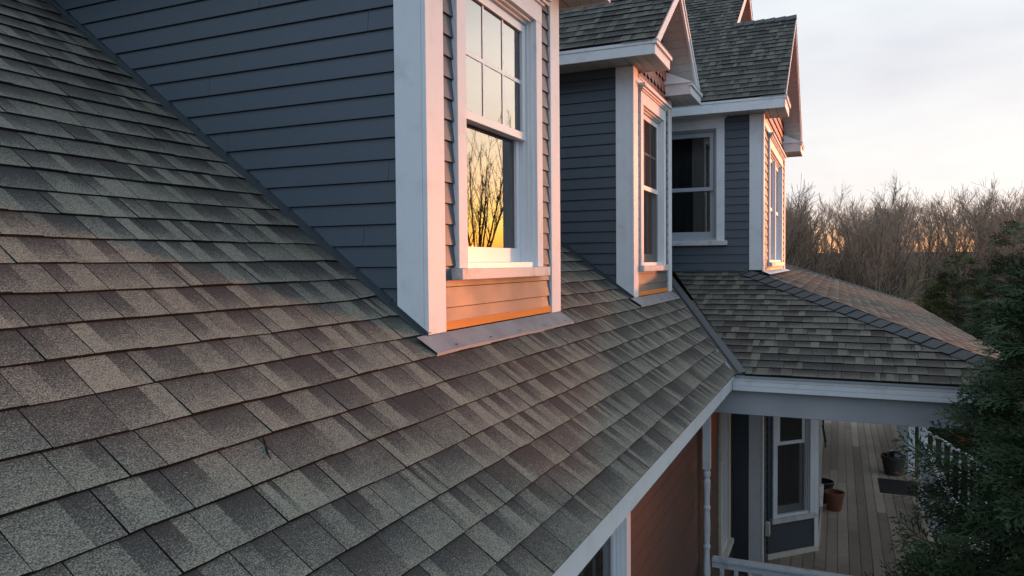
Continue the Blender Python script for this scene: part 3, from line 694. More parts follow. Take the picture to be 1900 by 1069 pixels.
# a bent strip of old sealant lying on the shingles near the camera
b = MB(); q = [(1.661, 1.533), (1.647, 1.510), (1.630, 1.489), (1.622, 1.470)]
b.tube([(x, y, MS * y + MZ0 + .0115 - .001 * k) for k, (x, y) in enumerate(q)], [.0016, .0032, .003, .0015], 7)
o = build('sealant_strip', b, M_EDGE, None, smooth=True); o['label'] = 'thin bent black strip of old sealant stuck to the shingles'; o['category'] = 'debris'

# ================================================================== ground floor
DZ = -3.9
rng = random.Random(4)
lw = MB(); cuts = {}
def jn(k): 
    r_ = random.Random(k * 17 + 3); return [r_.uniform(-4, 9) for _ in range(16)]
wa, wb = (3.15, 4.41, -3.30, -1.34), (8.25, 9.02, -3.30, -1.42); O1 = (0, 1.20, 0)
for u0, u1 in ((-4, wa[0]), (wa[1], wb[0]), (wb[1], 9.45)):
    clapboards(lw, O1, EW, SO, [(u0, -4.5), (u1, -4.5), (u1, -1.166), (u0, -1.166)], e=.127, joints=jn, lap_shade=.012, lip=.005); wall_plate(lw, O1, EW, SO, [(u0, -4.5), (u1, -4.5), (u1, -1.166), (u0, -1.166)])
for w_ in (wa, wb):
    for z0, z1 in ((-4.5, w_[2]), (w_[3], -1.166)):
        reg = [(w_[0], z0), (w_[1], z0), (w_[1], z1), (w_[0], z1)]; clapboards(lw, O1, EW, SO, reg, e=.127, lap_shade=.012, lip=.005); wall_plate(lw, O1, EW, SO, reg)
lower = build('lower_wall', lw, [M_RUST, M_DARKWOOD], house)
fd = MB(); fd.box(-4, 9.45, 1.21, 1.40, -5.4, -4.501); build('foundation', fd, M_BEAM, lower)
window(house, O1, EW, SO, *wa, curtain_backing=M_DARKBACK, crown=False, label='dark ground floor window below the eave')
window(house, O1, EW, SO, *wb, curtain_backing=M_BROWNBACK, crown=False, trim=M_CREAM, label='cream framed window beside the turned porch post')
wl_ = MB()
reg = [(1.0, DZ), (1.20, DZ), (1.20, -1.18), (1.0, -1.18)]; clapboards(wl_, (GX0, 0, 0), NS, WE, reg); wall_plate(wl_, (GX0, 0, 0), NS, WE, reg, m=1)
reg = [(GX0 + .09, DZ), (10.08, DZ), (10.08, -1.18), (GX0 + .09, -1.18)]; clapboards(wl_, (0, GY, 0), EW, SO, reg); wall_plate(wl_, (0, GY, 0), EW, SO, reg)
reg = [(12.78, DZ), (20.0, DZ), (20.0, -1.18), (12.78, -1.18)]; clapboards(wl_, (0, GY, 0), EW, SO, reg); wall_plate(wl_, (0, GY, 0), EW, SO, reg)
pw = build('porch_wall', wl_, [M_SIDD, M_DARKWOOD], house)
cb = MB(); cb.box(GX0 - .024, GX0 - .001, GY, GY + .142, DZ, -1.18); cb.box(GX0 - .024, GX0 + .09, GY - .026, GY - .002, DZ, -1.18); build('corner_board', cb, M_TRIM, pw, .003)
ob_ = MB(); ob_.box(9.80, 9.90, GY - .075, GY - .017, -3.50, -3.33); build('outlet_cover', ob_, M_CREAM, pw, .008)
# angled bay
A, B, Cc, Dd = Vector((10.08, .835, 0)), Vector((10.655, .26, 0)), Vector((12.2, .26, 0)), Vector((12.775, .835, 0))
bw = MB(); bwin = []
for p, q, w_ in ((A, B, (.061, .745, -3.366, -1.46)), (B, Cc, (.25, 1.30, -3.366, -1.46)), (Cc, Dd, (.061, .745, -3.366, -1.46))):
    U = (q - p).normalized(); N = Vector((U.y, -U.x, 0)); L = (q - p).length
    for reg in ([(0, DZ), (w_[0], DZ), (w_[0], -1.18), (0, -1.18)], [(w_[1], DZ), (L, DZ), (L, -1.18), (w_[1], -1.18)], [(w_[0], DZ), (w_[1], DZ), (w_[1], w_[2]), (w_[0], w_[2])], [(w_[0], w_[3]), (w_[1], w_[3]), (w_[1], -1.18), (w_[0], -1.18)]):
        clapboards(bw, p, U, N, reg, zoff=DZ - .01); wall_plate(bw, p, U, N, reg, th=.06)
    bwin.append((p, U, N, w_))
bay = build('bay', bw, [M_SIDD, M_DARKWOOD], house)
for p, U, N, w_ in bwin: window(house, p, U, N, *w_, casing=.07, curtain_backing=M_BROWNBACK, crown=False, screen=True, trim=M_CREAM if N.y < -.9 else None, meet=-2.405, label='window in the angled face of the porch bay' if N.x < -.5 else None)
for p, q in ((A, B), (B, Cc), (Cc, Dd)):
    U = (q - p).normalized(); N = Vector((U.y, -U.x, 0)); L = (q - p).length
    t = MB(); t.obox(p, U, (0, 0, 1), N, -.02, L + .02, DZ + .001, DZ + .07, .0, .034); build('base_trim', t, M_CREAM, bay, .003)
for p, U1, U2 in ((B, (B - A).normalized(), Vector((1, 0, 0))), (Cc, Vector((1, 0, 0)), (Dd - Cc).normalized())):
    t = MB()
    for U, a_, c_ in ((U1, -.055, .012), (U2, -.012, .055)):
        N = Vector((U.y, -U.x, 0)); t.obox(p, U, (0, 0, 1), N, a_, c_, DZ + .0705, -1.18, .0, .026)
    build('corner_trim', t, M_TRIM, bay, .002)

# ---- deck
dk = MB(); y = -1.25
while y < 1.19:
    x = 7.0 - (rng.random() * 1.5 if y < 1.0 else 0)
    while x < 20.4:
        L = rng.uniform(2.6, 4.8); tn = rng.gauss(0, .16); a_, c_ = max(7.0, x), min(20.4, x + L)
        dz = rng.uniform(-.002, .002)
        if c_ - a_ > .05: dk.box(a_ + .0015, c_ - .0015, y + .003, y + .135, DZ - .028 + dz, DZ + dz - .001, 0, [(tn, 0, 0)] * 4)
        x += L
    y += .1385
deck = build('porch_deck', dk, M_DECK, house, .003)
sk = MB(); sk.box(7.0, 20.4, -1.24, 1.19, DZ - .06, DZ - .034); sk.box(7.02, 13.75, -1.25, -1.23, -4.9, DZ - .0345); sk.box(15.05, 20.4, -1.25, -1.23, -4.9, DZ - .0345); sk.box(7.0, 7.02, -1.25, 1.19, -5.0, DZ - .0345)
build('deck_skirt', sk, M_TRIM, deck)
# porch posts: one turned against the wall, square ones along the front
def turned(name, x, y, z0, z1, r):
    mb = MB(); n = 5; h = z1 - z0
    prof = [(0, z0)]
    mb.box(x - r, x + r, y - r, y + r, z0, z0 + h * .31); mb.box(x - r, x + r, y - r, y + r, z1 - h * .22, z1)
    a, c = z0 + h * .31, z1 - h * .22; pts = []
    seq = [(0, 1.0), (.02, .75), (.035, 1.0), (.06, 1.02), (.085, .72), (.10, .80), (.14, .98), (.22, .92), (.30, .74), (.34, .74), (.352, .96), (.37, .96), (.382, .74), (.42, .80), (.52, .94), (.62, .82), (.66, .76), (.672, .97), (.69, .97), (.702, .74), (.78, .80), (.86, .96), (.90, .98), (.925, .72), (.945, 1.0), (.97, 1.0), (.985, .78), (1, 1)]
    mb.lathe([(r * q, a + (c - a) * t) for t, q in seq], x, y, 20)
    return build(name, mb, M_TRIM, house)
turned('porch_post', 7.105, 1.135, DZ, -1.416, .034)
for x in (7.155, 13.2, 15.13, 20.0):
    pm = MB(); pm.box(x - .055, x + .055, -1.275, -1.165, DZ, -1.416); pm.box(x - .07, x + .07, -1.29, -1.15, -1.50, -1.4165); build('porch_post', pm, M_TRIM, house, .006)

# ---- railings (things of their own)
def railing(name, p, q, ztop, label, mat_, group=None, slope=0.0, first=.09):
    p, q = Vector((*p, 0)), Vector((*q, 0)); d = (q - p); L = d.length; d.normalize(); n = Vector((d.y, -d.x, 0))
    t = empty(name, (p.x, p.y, DZ), label, 'railing', group)
    def bar(nm, hw, z0, z1, ex=0, bv=.006):
        m = MB(); P = [p + n * -hw - d * ex, p + n * hw - d * ex, q + n * hw + d * ex, q + n * -hw + d * ex]
        zs = [0, 0, slope * L, slope * L]
        m.hexa([(a.x, a.y, z0 + z) for a, z in zip(P, zs)] + [(a.x, a.y, z1 + z) for a, z in zip(P, zs)]); return build(nm, m, mat_, t, bv)
    bar('top_rail', .045, ztop - .035, ztop, .0); bar('under_rail', .022, ztop - .095, ztop - .0355); bar('bottom_rail', .022, DZ + .09, DZ + .15)
    s = first; k0 = None
    while s < L - .05:
        zz = slope * s; c = p + d * s
        if k0 is None:
            m = MB(); h = .0185
            P = [c - d * h - n * h, c + d * h - n * h, c + d * h + n * h, c - d * h + n * h]
            m.hexa([(a.x, a.y, DZ + .1505 + zz) for a in P] + [(a.x, a.y, ztop - .0955 + zz) for a in P]); k0 = build('baluster', m, mat_, t, .003); s0 = s
        else:
            o = k0.copy(); COL.objects.link(o); o.parent = t; o.location = d * (s - s0) + Vector((0, 0, slope * (s - s0)))
        s += .128
    return t
railing('porch_railing', (7.105, 1.085), (7.105, -1.16), -2.80, 'weathered white railing with peeling top rail across the near end of the porch', M_RAILP)
railing('porch_railing', (7.22, -1.22), (13.14, -1.22), -2.80, 'white front railing between the evergreen and the porch steps', M_RAILP)
railing('porch_railing', (15.20, -1.22), (19.94, -1.22), -2.80, 'white front railing beyond the porch steps, seen almost end on', M_RAILP)

# ---- steps and their rail
stp = empty('porch_steps', (14.4, -1.9, -4.9), 'wooden porch steps going down behind the evergreen', 'steps')
for k in range(4):
    m = MB(); z = DZ - .2 * (k + 1); yy = -1.26 - .28 * k
    m.box(13.84, 15.0, yy - .29, yy - .148, z - .03, z); m.box(13.84, 15.0, yy - .142, yy, z - .03, z); build('tread', m, M_DECK, stp, .003)
    m = MB(); m.box(13.86, 14.98, yy - .02, yy - .003, z + .0005, z + .165); build('riser', m, M_TRIM, stp)
for x in (13.80, 15.002):
    m = MB(); m.prism([(x, -1.26, DZ - .03), (x, -1.26, -4.6), (x, -2.1, -4.9), (x, -2.42, -4.9), (x, -2.42, -4.72)], (.036, 0, 0)); build('stringer', m, M_TRIM, stp)
sr = empty('stair_rail', (13.75, -1.29, DZ), 'white stair rail with a ball-topped newel post running down the porch steps', 'railing')
def newel(y, zb, zt):
    m = MB(); m.box(13.705, 13.795, y - .045, y + .045, zb, zt - .12); m.lathe([(.03, zt - .12), (.055, zt - .11), (.05, zt - .095), (.028, zt - .085), (.052, zt - .055), (.058, zt - .03), (.045, zt - .008), (0, zt)], 13.75, y, 20)
    return build('newel_post', m, M_TRIM, sr, .004)
newel(-1.30, DZ - .02, -2.72); newel(-2.46, -4.9, -3.42)
def srail(nm, hw, z0, z1):
    m = MB(); y0, y1 = -1.345, -2.415; s = .60
    m.hexa([(13.75 - hw, y0, z0), (13.75 + hw, y0, z0), (13.75 + hw, y1, z0 + s * (y1 - y0)), (13.75 - hw, y1, z0 + s * (y1 - y0)), (13.75 - hw, y0, z1), (13.75 + hw, y0, z1), (13.75 + hw, y1, z1 + s * (y1 - y0)), (13.75 - hw, y1, z1 + s * (y1 - y0))]); return build(nm, m, M_TRIM, sr, .005)
srail('top_rail', .035, -2.84, -2.79); srail('bottom_rail', .022, -3.72, -3.66)
m = MB(); m.box(13.732, 13.768, -1.46, -1.424, -3.715, -2.89); bal = build('baluster', m, M_TRIM, sr, .003)
for k in range(1, 8):
    o = bal.copy(); COL.objects.link(o); o.parent = sr; o.location = (0, -.122 * k, -.0732 * k)

# ---- porch things
def pot(name, x, y, r, h, m_, label, soil=True):
    t = empty(name, (x, y, DZ), label, 'flower pot')
    b = MB(); rb = r * .68
    b.lathe([(0, DZ), (rb, DZ), (rb + .004, DZ + .01), (r * .93, DZ + h * .80), (r * .94, DZ + h * .82), (r, DZ + h * .83), (r * 1.02, DZ + h * .98), (r * 1.01, DZ + h), (r * .93, DZ + h), (r * .92, DZ + h * .94), (r * .80, DZ + h * .35), (0, DZ + h * .34)], x, y, 36)
    build('pot_wall', b, m_, t, smooth=False)
    s = MB(); s.lathe([(0, DZ + h * .72), (r * .5, DZ + h * .71), (r * .9, DZ + h * .69)], x, y, 20); build('potting_soil', s, M_SOIL, t)
    return t
M_SOIL = noisy('potting_soil', (.02, .016, .012), (.05, .04, .03), 40, .95, .1, bs=.8, bd=.02)
M_TERRA = noisy('terracotta', (.20, .075, .045), (.27, .105, .065), 6, .7, .3, bs=.1)
M_BLACKPL = noisy('black_plastic', (.012, .012, .013), (.02, .02, .021), 8, .4, .5)
M_DKPOT = noisy('charcoal_pot', (.045, .043, .042), (.07, .067, .065), 7, .6, .4)
pot('flower_pot', 12.52, .045, .148, .285, M_TERRA, 'brown terracotta flower pot on the deck beside the bay')
pot('flower_pot', 12.88, .225, .175, .34, M_BLACKPL, 'empty black plastic flower pot behind the terracotta one')
big = pot('flower_pot', 15.02, -.93, .21, .35, M_DKPOT, 'charcoal flower pot holding a glossy black bag near the doormat')
b = MB(); n1 = 14; n2 = 24
for i in range(n1):
    for j in range(n2):
        def sp(a, c):
            th = math.pi * a / n1; ph = 2 * math.pi * c / n2; rr = 1 + .10 * mnoise.noise(Vector((math.sin(th) * math.cos(ph) * 2.2, math.sin(th) * math.sin(ph) * 2.2, math.cos(th) * 2.2)))
            return (15.02 + .150 * rr * math.sin(th) * math.cos(ph), -.94 + .150 * rr * math.sin(th) * math.sin(ph), DZ + .34 + .10 * rr * math.cos(th))
        b.face([sp(i, j), sp(i + 1, j), sp(i + 1, j + 1), sp(i, j + 1)])
M_GLOSS, _, _ = mat('glossy_black_film', (.012, .013, .015), .22, .6)
o = build('garden_bag', b, M_GLOSS, None, smooth=True); o['label'] = 'rounded glossy black bag stuffed into the charcoal pot'; o['category'] = 'bag'
b = MB(); r_ = random.Random(3)
for k in range(16):
    a = r_.uniform(0, 6.3); rr = r_.uniform(.13, .19); x, y = 15.02 + rr * math.cos(a), -.93 + rr * math.sin(a); z = DZ + .25
    b.tube([(x, y, z), (x + r_.uniform(-.02, .02), y + r_.uniform(-.02, .02), z + r_.uniform(.10, .2))], [.004, .002], 5)
M_STRAW = noisy('dry_stems', (.22, .16, .09), (.30, .23, .13), 20, .9)
build('dry_stems', b, M_STRAW, big)
M_RUB, mt_, mb_ = mat('black_rubber_mat', (.018, .018, .019), .85, .3)
bump(mt_, mb_, noise_node(mt_, 160, 2), .6, .004)
b = MB(); b.box(13.74, 14.64, -1.285, -.655, DZ + .0005, DZ + .006)
for k in range(2): pass
b.box(13.77, 14.61, -1.255, -.685, DZ + .0062, DZ + .008)
o = build('doormat', b, M_RUB, None, .004); o['label'] = 'black ribbed rubber doormat on the porch boards at the top of the steps'; o['category'] = 'doormat'
# dark metal porch chair, mostly hidden by the bay
M_IRON, _, _ = mat('dark_wrought_iron', (.02, .021, .023), .5, .5)
ch = empty('porch_chair', (16.9, .52, DZ), 'dark wrought iron chair half hidden behind the bay corner', 'chair')
x, y, z = 16.9, .50, DZ
b = MB(); b.box(x - .22, x + .22, y - .22, y + .22, z + .44, z + .46); build('seat', b, M_IRON, ch, .006)
for sx_ in (-1, 1):
    for sy in (-1, 1):
        b = MB(); b.tube([(x + sx_ * .20, y + sy * .20, z + .45), (x + sx_ * .21, y + sy * .23, z + .25), (x + sx_ * .24, y + sy * .27, z)], [.013, .012, .012], 10); build('leg', b, M_IRON, ch)
b = MB(); b.tube([(x + .2, y - .2, z + .45), (x + .25, y - .21, z + .75), (x + .27, y - .12, z + .93), (x + .27, y + .12, z + .93), (x + .25, y + .21, z + .75), (x + .2, y + .2, z + .45)], [.012] * 6, 10)
for k in range(-2, 3): b.tube([(x + .2, y + k * .07, z + .46), (x + .265, y + k * .07, z + .90)], [.007, .007], 8)
build('backrest', b, M_IRON, ch)
b = MB(); b.tube([(x - .2, y - .22, z + .64), (x + .22, y - .22, z + .66)], [.012, .012], 10); b.tube([(x - .2, y - .22, z + .64), (x - .22, y - .23, z + .45)], [.012, .012], 10); build('armrest', b, M_IRON, ch)

# ================================================================== LAND
def gz(x, y):
    """ground height (from the camera): falls away behind the house, then rises to a low far ridge"""
    d = math.hypot(x, y); az = math.degrees(math.atan2(y, x))
    near = -4.9 - 1.6 * min(1, max(0, (d - 18) / 22)) ** 1.2
    t = min(1, max(0, (d - 40) / 75)); t = t * t * (3 - 2 * t)
    dip = math.exp(-((az + 27) / 9.0) ** 2)
    ridge = (1.15 - 1.9 * dip) if -80 < az < 80 else 0
    z = near * (1 - t) + t * ridge + (0 if d < 120 else -(d - 120) * .012)
    return z + .12 * mnoise.noise(Vector((x * .13, y * .13, 0))) * (1 if d > 16 else .3) + .5 * t * mnoise.noise(Vector((x * .03, y * .03, 5)))
gr = MB(); n = 150
def gc(i): t = i / n * 2 - 1; return math.copysign(abs(t) ** 2.2, t) * 420
gv = np.array([[(gc(i), gc(j), gz(gc(i), gc(j))) for j in range(n + 1)] for i in range(n + 1)]).reshape(-1, 3)
ii, jj = np.meshgrid(np.arange(n), np.arange(n), indexing='ij'); b0 = (ii * (n + 1) + jj).ravel()
gf = np.stack([b0, b0 + n + 1, b0 + n + 2, b0 + 1], 1)
M_GND, gt_, gb_ = mat('leaf_litter_ground', (.08, .06, .04), .95, .1)
ga = noise_node(gt_, .25, 5); gb2 = noise_node(gt_, 7, 6, .7)
c_ = tmix(gt_, cramp(gt_, gb2, [(.3, (.045, .03, .02)), (.5, (.12, .07, .035)), (.72, (.20, .12, .06))]), cramp(gt_, gb2, [(.3, (.03, .032, .018)), (.7, (.075, .075, .04))]), cramp(gt_, ga, [(.45, (0, 0, 0)), (.6, (1, 1, 1))]))
gt_.links.new(c_, gb_.inputs['Base Color']); bump(gt_, gb_, gb2, .8, .08)
g = np_build('ground', gv, gf, M_GND); g['kind'] = 'structure'; g.data.polygons.foreach_set('use_smooth', [True] * len(g.data.polygons))

# ------------------------------------------------------------------ bare trees
def rand_unit(rng): 
    v = Vector((rng.gauss(0, 1), rng.gauss(0, 1), rng.gauss(0, 1))); return v.normalized()
def grow(seed, height, spread=.55, limbs=15, start=.25, stems=1, twigs=5, tr=.016, fan=.12, subs=6, tl=(.45, 1.0), bend=.055, fork=0, tf=.66):
    rng = random.Random(seed); S = [[], []]                        # trunk+limbs, twigs
    def seg_chain(p, d, L, r0, r1, n, bend, trop):
        pts = [p]; rs = [r0]
        for k in range(n):
            d = (d + rand_unit(rng) * bend + Vector((0, 0, trop))).normalized(); p = p + d * (L / n); pts.append(p); rs.append(r0 + (r1 - r0) * (k + 1) / n)
        return pts, rs, d
    if fork: S[0].append(([Vector((0, 0, -.2)), Vector((.05, .03, fork * .5)), Vector((0, 0, fork))], [.17, .13, .11]))
    for st in range(stems):
        a = rng.uniform(0, 6.28); d0 = Vector((fan * math.cos(a), fan * math.sin(a), 1)).normalized() if stems > 1 else Vector((rng.uniform(-.06, .06), rng.uniform(-.06, .06), 1)).normalized()
        hh = height * rng.uniform(.8, 1.0)
        pts, rs, _ = seg_chain(Vector((0, 0, fork - .2)), d0, (hh - fork) * tf, height * tr * rng.uniform(.8, 1.1) * (1 if stems == 1 else .6), .012, 10, bend, .03)
        S[0].append((pts, rs))
        for k in range(limbs):
            t = start + (1 - start) * (k + rng.random()) / limbs; t = min(.99, t); i = int(t * (len(pts) - 1)); f_ = t * (len(pts) - 1) - i
            p = pts[i].lerp(pts[i + 1], f_); r0 = rs[i] * .55
            a = rng.uniform(0, 6.28) ; tilt = rng.uniform(*tl)
            d = Vector((math.cos(a) * tilt, math.sin(a) * tilt, 1)).normalized()
            L = (hh - fork) * spread * (.86 - .22 * t) * rng.uniform(.7, 1.08)
            lp, lr, _ = seg_chain(p, d, L, max(.012, r0 * .8), .006, 6, bend * 1.8, .07); S[0].append((lp, lr))
            for q in range(subs):
                tt = rng.uniform(.25, 1); i2 = min(5, int(tt * 6)); p2 = lp[i2].lerp(lp[i2 + 1], tt * 6 - i2) if tt < 1 else lp[-1]
                dd = (lp[i2 + 1] - lp[i2]).normalized(); d2 = (dd + rand_unit(rng) * .75 + Vector((0, 0, .18))).normalized()
                sp_, sr_, _ = seg_chain(p2, d2, L * rng.uniform(.28, .5), .009, .004, 4, bend * 2.2, .06); S[1].append((sp_, sr_))
                for w in range(twigs):
                    tt = rng.uniform(.2, 1); i3 = min(3, int(tt * 4)); p3 = sp_[i3].lerp(sp_[i3 + 1], min(1, tt * 4 - i3))
                    d3 = ((sp_[i3 + 1] - sp_[i3]).normalized() + rand_unit(rng) * .8 + Vector((0, 0, .12))).normalized()
                    tp, tr_, _ = seg_chain(p3, d3, L * rng.uniform(.14, .30), .006, .0035, 2, .14, .05); S[1].append((tp, tr_))
    return S
def tubes_np(chains, sides, rmin=0.0):
    V, F = [], []; i0 = 0
    for pts, rs in chains:
        k = len(pts); 
        for q, p in enumerate(pts):
            d = (pts[min(q + 1, k - 1)] - pts[max(q - 1, 0)]).normalized(); a = d.orthogonal().normalized(); b_ = d.cross(a); r_ = max(rmin, rs[q])
            for s in range(sides):
                t = 6.28318 * s / sides; c = p + (a * math.cos(t) + b_ * math.sin(t)) * r_; V.append((c.x, c.y, c.z))
        for q in range(k - 1):
            for s in range(sides): F.append((i0 + q * sides + s, i0 + q * sides + (s + 1) % sides, i0 + (q + 1) * sides + (s + 1) % sides, i0 + (q + 1) * sides + s))
        i0 += k * sides
    return np.array(V), np.array(F)
def tree_proto(name, label, cat, group, x, y, seed, height, rmin=.010, **kw):
    z = gz(x, y); t = empty(name, (x, y, z), label, cat, group); S = grow(seed, height, **kw); off = np.array((x, y, z))
    V, F = tubes_np(S[0], 6, rmin * 1.2); np_build('trunk', V + off, F, M_BARK, t)
    V, F = tubes_np(S[1], 3, rmin); np_build('crown', V + off, F, M_TWIG, t)
    return t
def dup(root, x, y, rz, s, label=None):
    r_ = root.copy(); COL.objects.link(r_); r_.location = (x, y, gz(x, y) + H); r_.rotation_euler = (0, 0, rz); r_.scale = (s, s, s)
    if label: r_['label'] = label
    for ch_ in list(root.children):
        c = ch_.copy(); COL.objects.link(c); c.parent = r_
    return r_
rng = random.Random(77)
def polar(azd, d): return d * math.cos(R(azd)), d * math.sin(R(azd))
WL = 'bare grey-brown tree standing among the leafless woods behind the porch'; WG = 'leafless trees of the woods'
spots = []
for k in range(700):
    az = rng.uniform(-14.5, 9); d = 38 + 46 * rng.random() ** 1.1
    if any((a - az) ** 2 * 1.1 + ((c - d) * .10) ** 2 < .09 for a, c in spots): continue
    spots.append((az, d))
    if len(spots) >= 98: break
protos = []
for k, (az, d) in enumerate(spots):
    x, y = polar(az, d); g0 = gz(x, y)
    top_el = 4.75 + .5 * mnoise.noise(Vector((az * .45, 2.2, 0))) + rng.uniform(-.75, .2); hh = d * math.tan(R(top_el)) - g0
    hh = max(6.5, hh)
    if k < 7:
        st = (1, 2, 1, 3, 1, 2, 1)[k]
        protos.append((tree_proto('bare_tree', WL, 'tree', WG, x, y, 100 + k, hh, rmin=.0085, stems=st, limbs=(15, 9, 17, 7, 14, 10, 16)[k], start=(.48, .42, .55, .4, .6, .45, .52)[k], spread=.42, tf=.78), hh))
    else:
        p, h0 = protos[rng.randrange(7)]
        o = dup(p, x, y, rng.uniform(0, 6.28), hh / h0)
# the tree mirrored in the dormer window
tx, ty = 23.4, -8.0
mt = tree_proto('bare_tree', 'tall many-stemmed bare tree right of the house, mirrored in the nearest dormer window', 'tree', None, tx, ty, 31, 11.2, rmin=.0055, stems=11, limbs=6, start=.22, spread=.42, fan=.42, twigs=2, subs=3, tl=(.15, .45), bend=.028, fork=4.9, tf=.85, tr=.0075)

# ------------------------------------------------------------------ undergrowth: nobody could count it
def brush(name, seed, n, az0, az1, d0, d1, hmin, hmax, m_, leaf=0, mleaf=None):
    rg = np.random.default_rng(seed); V = []; F = []; i = 0
    for k in range(n):
        az = rg.uniform(az0, az1); d = d0 + (d1 - d0) * rg.random(); x, y = polar(az, d); z = gz(x, y); h = rg.uniform(hmin, hmax)
        for s in range(3):
            tx_, ty_ = rg.normal(0, .18, 2) * h; r0 = rg.uniform(.006, .016) * (d / 40)
            bx, by = x + rg.normal(0, .25), y + rg.normal(0, .25)
            a = rg.uniform(0, 3.14); ca, sa = math.cos(a) * r0, math.sin(a) * r0
            m0 = (bx + tx_ * .35, by + ty_ * .35, z + h * .5)
            pts = [(bx - ca, by - sa, z - .1), (bx + ca, by + sa, z - .1), (m0[0] + ca * .8, m0[1] + sa * .8, m0[2]), (m0[0] - ca * .8, m0[1] - sa * .8, m0[2]), (bx + tx_ + ca * .3, by + ty_ + sa * .3, z + h), (bx + tx_ - ca * .3, by + ty_ - sa * .3, z + h)]
            V += pts; F += [(i, i + 1, i + 2, i + 3), (i + 3, i + 2, i + 4, i + 5)]; i += 6
            for q in range(4):
                t = rg.uniform(.3, .95); px, py, pz = bx + tx_ * t * t, by + ty_ * t * t, z + h * t
                dx, dy, dz = rg.normal(0, .16, 2).tolist() + [rg.uniform(.05, .3)]; dx *= h * .5; dy *= h * .5; dz *= h * .5; w = r0 * .5
                V += [(px - w, py, pz), (px + w, py, pz), (px + dx + w * .4, py + dy, pz + dz), (px + dx - w * .4, py + dy, pz + dz)]; F.append((i, i + 1, i + 2, i + 3)); i += 4
    o = np_build(name, np.array(V), np.array(F), m_); o['kind'] = 'stuff'
    if leaf:
        V = []; F = []; i = 0
        for k in range(leaf):
            az = rg.uniform(az0, az1); d = d0 + (d1 - d0) * rg.random() * .6; cx, cy = polar(az, d); z = gz(cx, cy) + rg.uniform(.6, hmax * 1.35)
            for q in range(22):
                x, y, zz = cx + rg.normal(0, .45), cy + rg.normal(0, .45), z + rg.normal(0, .6); s_ = rg.uniform(.03, .07) * d / 40
                e1 = rg.normal(0, 1, 3); e1 *= s_ / np.linalg.norm(e1); e2 = rg.normal(0, 1, 3); e2 *= s_ / np.linalg.norm(e2); c = np.array((x, y, zz))
                V += [c - e1, c - e2 * .6, c + e1, c + e2 * .6]; F.append((i, i + 1, i + 2, i + 3)); i += 4
        o2 = np_build('young_leaves', np.array(V), np.array(F), mleaf); o2['kind'] = 'stuff'
M_BRUSH = noisy('grey_brown_undergrowth', (.075, .06, .048), (.14, .108, .085), .6, .9, .2)
M_YLEAF = noisy('young_yellow_green_leaves', (.13, .13, .03), (.20, .17, .045), .5, .7, .3)
brush('undergrowth', 5, 1500, -16, 10, 36, 105, 1.0, 2.8, M_BRUSH, 330, M_YLEAF)

# ------------------------------------------------------------------ evergreens: every frond a fan of small scale sprays
def frond(rg, n=8):
    """flat fern-like spray, about 1 long, along +x in the xy plane"""
    P, Q = [], []
    def leaf(a, b, w):
        a, b = np.array(a), np.array(b); d = b - a; s = np.array((-d[1], d[0], 0)); s = s / (np.linalg.norm(s) + 1e-9) * w
        P.extend([a, (a + b) / 2 + s, b, (a + b) / 2 - s])
    leaf((0, 0, 0), (1, 0, -.10), .018)
    for k in range(n):
        t = .12 + .8 * k / n; sg = 1 if k % 2 else -1; L = (.50 * (1 - t) + .12) * rg.uniform(.8, 1.15); ang = rg.uniform(.55, .85) * sg
        bx, bz = t, -.10 * t; ex, ey = bx + L * math.cos(ang), L * math.sin(ang); ez = bz - .06 + rg.normal(0, .03)
        leaf((bx, 0, bz), (ex, ey, ez), .022)
        for q in range(4):
            u = .3 + .2 * q; a2 = ang + (rg.uniform(.35, .7) * (1 if q % 2 else -1)); l2 = L * .42 * (1.1 - u * .6); px, py, pz = bx + (ex - bx) * u, ey * u, bz + (ez - bz) * u
            leaf((px, py, pz), (px + l2 * math.cos(a2), py + l2 * math.sin(a2), pz + rg.normal(0, .02)), .021)
    return np.array(P).reshape(-1, 3)
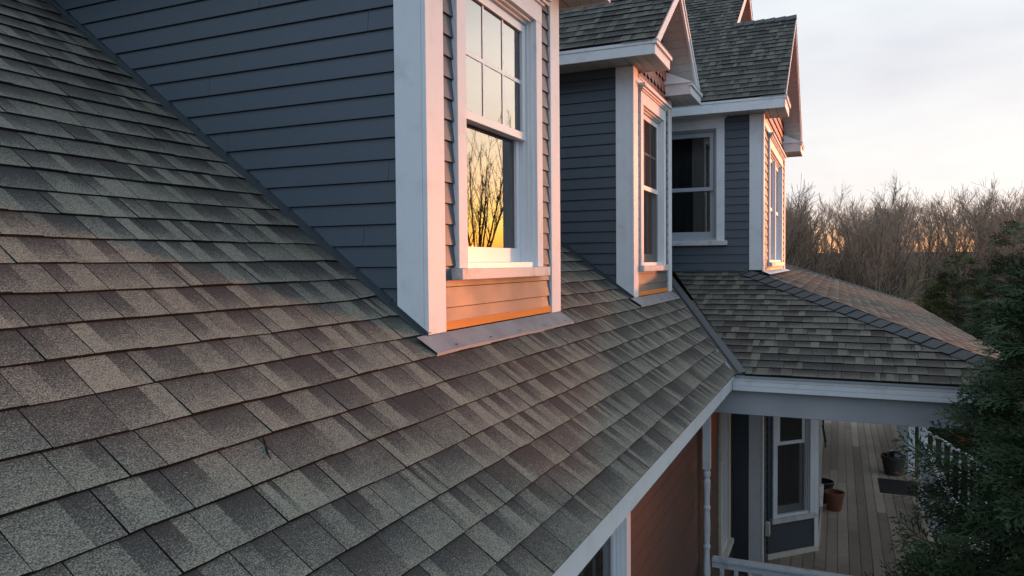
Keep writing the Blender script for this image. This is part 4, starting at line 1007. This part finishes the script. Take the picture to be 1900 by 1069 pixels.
def evergreen(name, label, cx, cy, zb, zt, prof, nf, fl, mats, seed, droop=.1, inner=.5, trunk_r=.12, group=None):
    rg = np.random.default_rng(seed); t = empty(name, (cx, cy, zb), label, 'evergreen', group)
    protos_ = [frond(rg) for _ in range(10)]; out = []; br = []
    k = 0
    while k < nf:
        u = rg.random(); z = zb + (zt - zb) * u; Rr = prof((z - zb) / (zt - zb))
        if rg.random() > Rr / prof.__defaults__[0]: continue
        k += 1
        a = rg.uniform(0, 6.2832); lump = 1 + .20 * mnoise.noise(Vector((math.cos(a) * 2.1, math.sin(a) * 2.1, z * 1.5 + seed))) + .10 * mnoise.noise(Vector((math.cos(a) * 6, math.sin(a) * 6, z * 4)))
        q = inner + (1 - inner) * rg.random() ** .6; rad = Rr * lump * q
        p = np.array((cx + rad * math.cos(a), cy + rad * math.sin(a), z))
        d = np.array((math.cos(a) + rg.normal(0, .45), math.sin(a) + rg.normal(0, .45), rg.normal(.25, .38) - droop)); d /= np.linalg.norm(d)
        upv = np.array((rg.normal(0, .6), rg.normal(0, .6), 1.0)); s = np.cross(upv, d); s /= np.linalg.norm(s); nrm = np.cross(d, s)
        L = fl * rg.uniform(.55, 1.2)
        f = protos_[k % 10] * L; out.append(p + f[:, :1] * d + f[:, 1:2] * s + f[:, 2:] * nrm)
        if k % 9 == 0: br.append(([Vector((cx + .1 * rad * math.cos(a), cy + .1 * rad * math.sin(a), z - .35 * rad)), Vector((cx + .6 * rad * math.cos(a), cy + .6 * rad * math.sin(a), z - .12 * rad)), Vector(p)], [.016, .010, .004]))
    V = np.concatenate(out); F = np.arange(len(V)).reshape(-1, 4); np_build('crown', V, F, mats[0], t)
    br.append(([Vector((cx, cy, zb - .2)), Vector((cx, cy, (zb + zt) / 2)), Vector((cx, cy, zt - .3))], [trunk_r, trunk_r * .6, .01]))
    V, F = tubes_np(br, 5); np_build('trunk', V, F, M_BARK, t)
    return t
def leafmat(name, c1, c2, c3):
    m, t, b = mat(name, c1, .7, .12)
    n1 = noise_node(t, 2.2, 3); n2 = noise_node(t, 17, 3)
    a = cramp(t, n1, [(.35, c1), (.65, c2)]); t.links.new(tmix(t, a, c3, cramp(t, n2, [(.55, (0, 0, 0)), (.8, (.55, .55, .55))])), b.inputs['Base Color'])
    return m
M_CED = leafmat('cedar_scale_leaves', (.034, .060, .030), (.054, .090, .042), (.10, .13, .060))
M_JUN = leafmat('juniper_leaves', (.05, .060, .018), (.08, .09, .026), (.13, .12, .036))
def p_ced(t, mx=2.46): return max(.05, mx * min(1, (1.03 - t)) ** .55 * min(1, .75 + t * 1.6))
evergreen('evergreen_tree', 'large dark arborvitae in front of the porch corner with feathery flat sprays', 6.15, -2.40, -4.9, 0.95, p_ced, 11500, .33, [M_CED], 9, droop=.12, inner=.55, trunk_r=.16)
def p_jun(t, mx=1.7): return max(.05, mx * (1.02 - t) ** .7)
x, y = polar(-7.3, 25.0); evergreen('evergreen_tree', 'bushy olive-green juniper beyond the far end of the porch roof', x, y, gz(x, y), .05, p_jun, 3600, .42, [M_JUN], 12, inner=.4)
x, y = polar(-11.2, 17.5); evergreen('evergreen_tree', 'dark evergreen at the right edge of the picture between the arborvitae and the woods', x, y, gz(x, y), .75, p_jun, 2600, .40, [M_CED], 15, inner=.4)

print('objects', len(bpy.data.objects), 'verts', sum(len(o.data.vertices) for o in bpy.data.objects if o.type == 'MESH'))
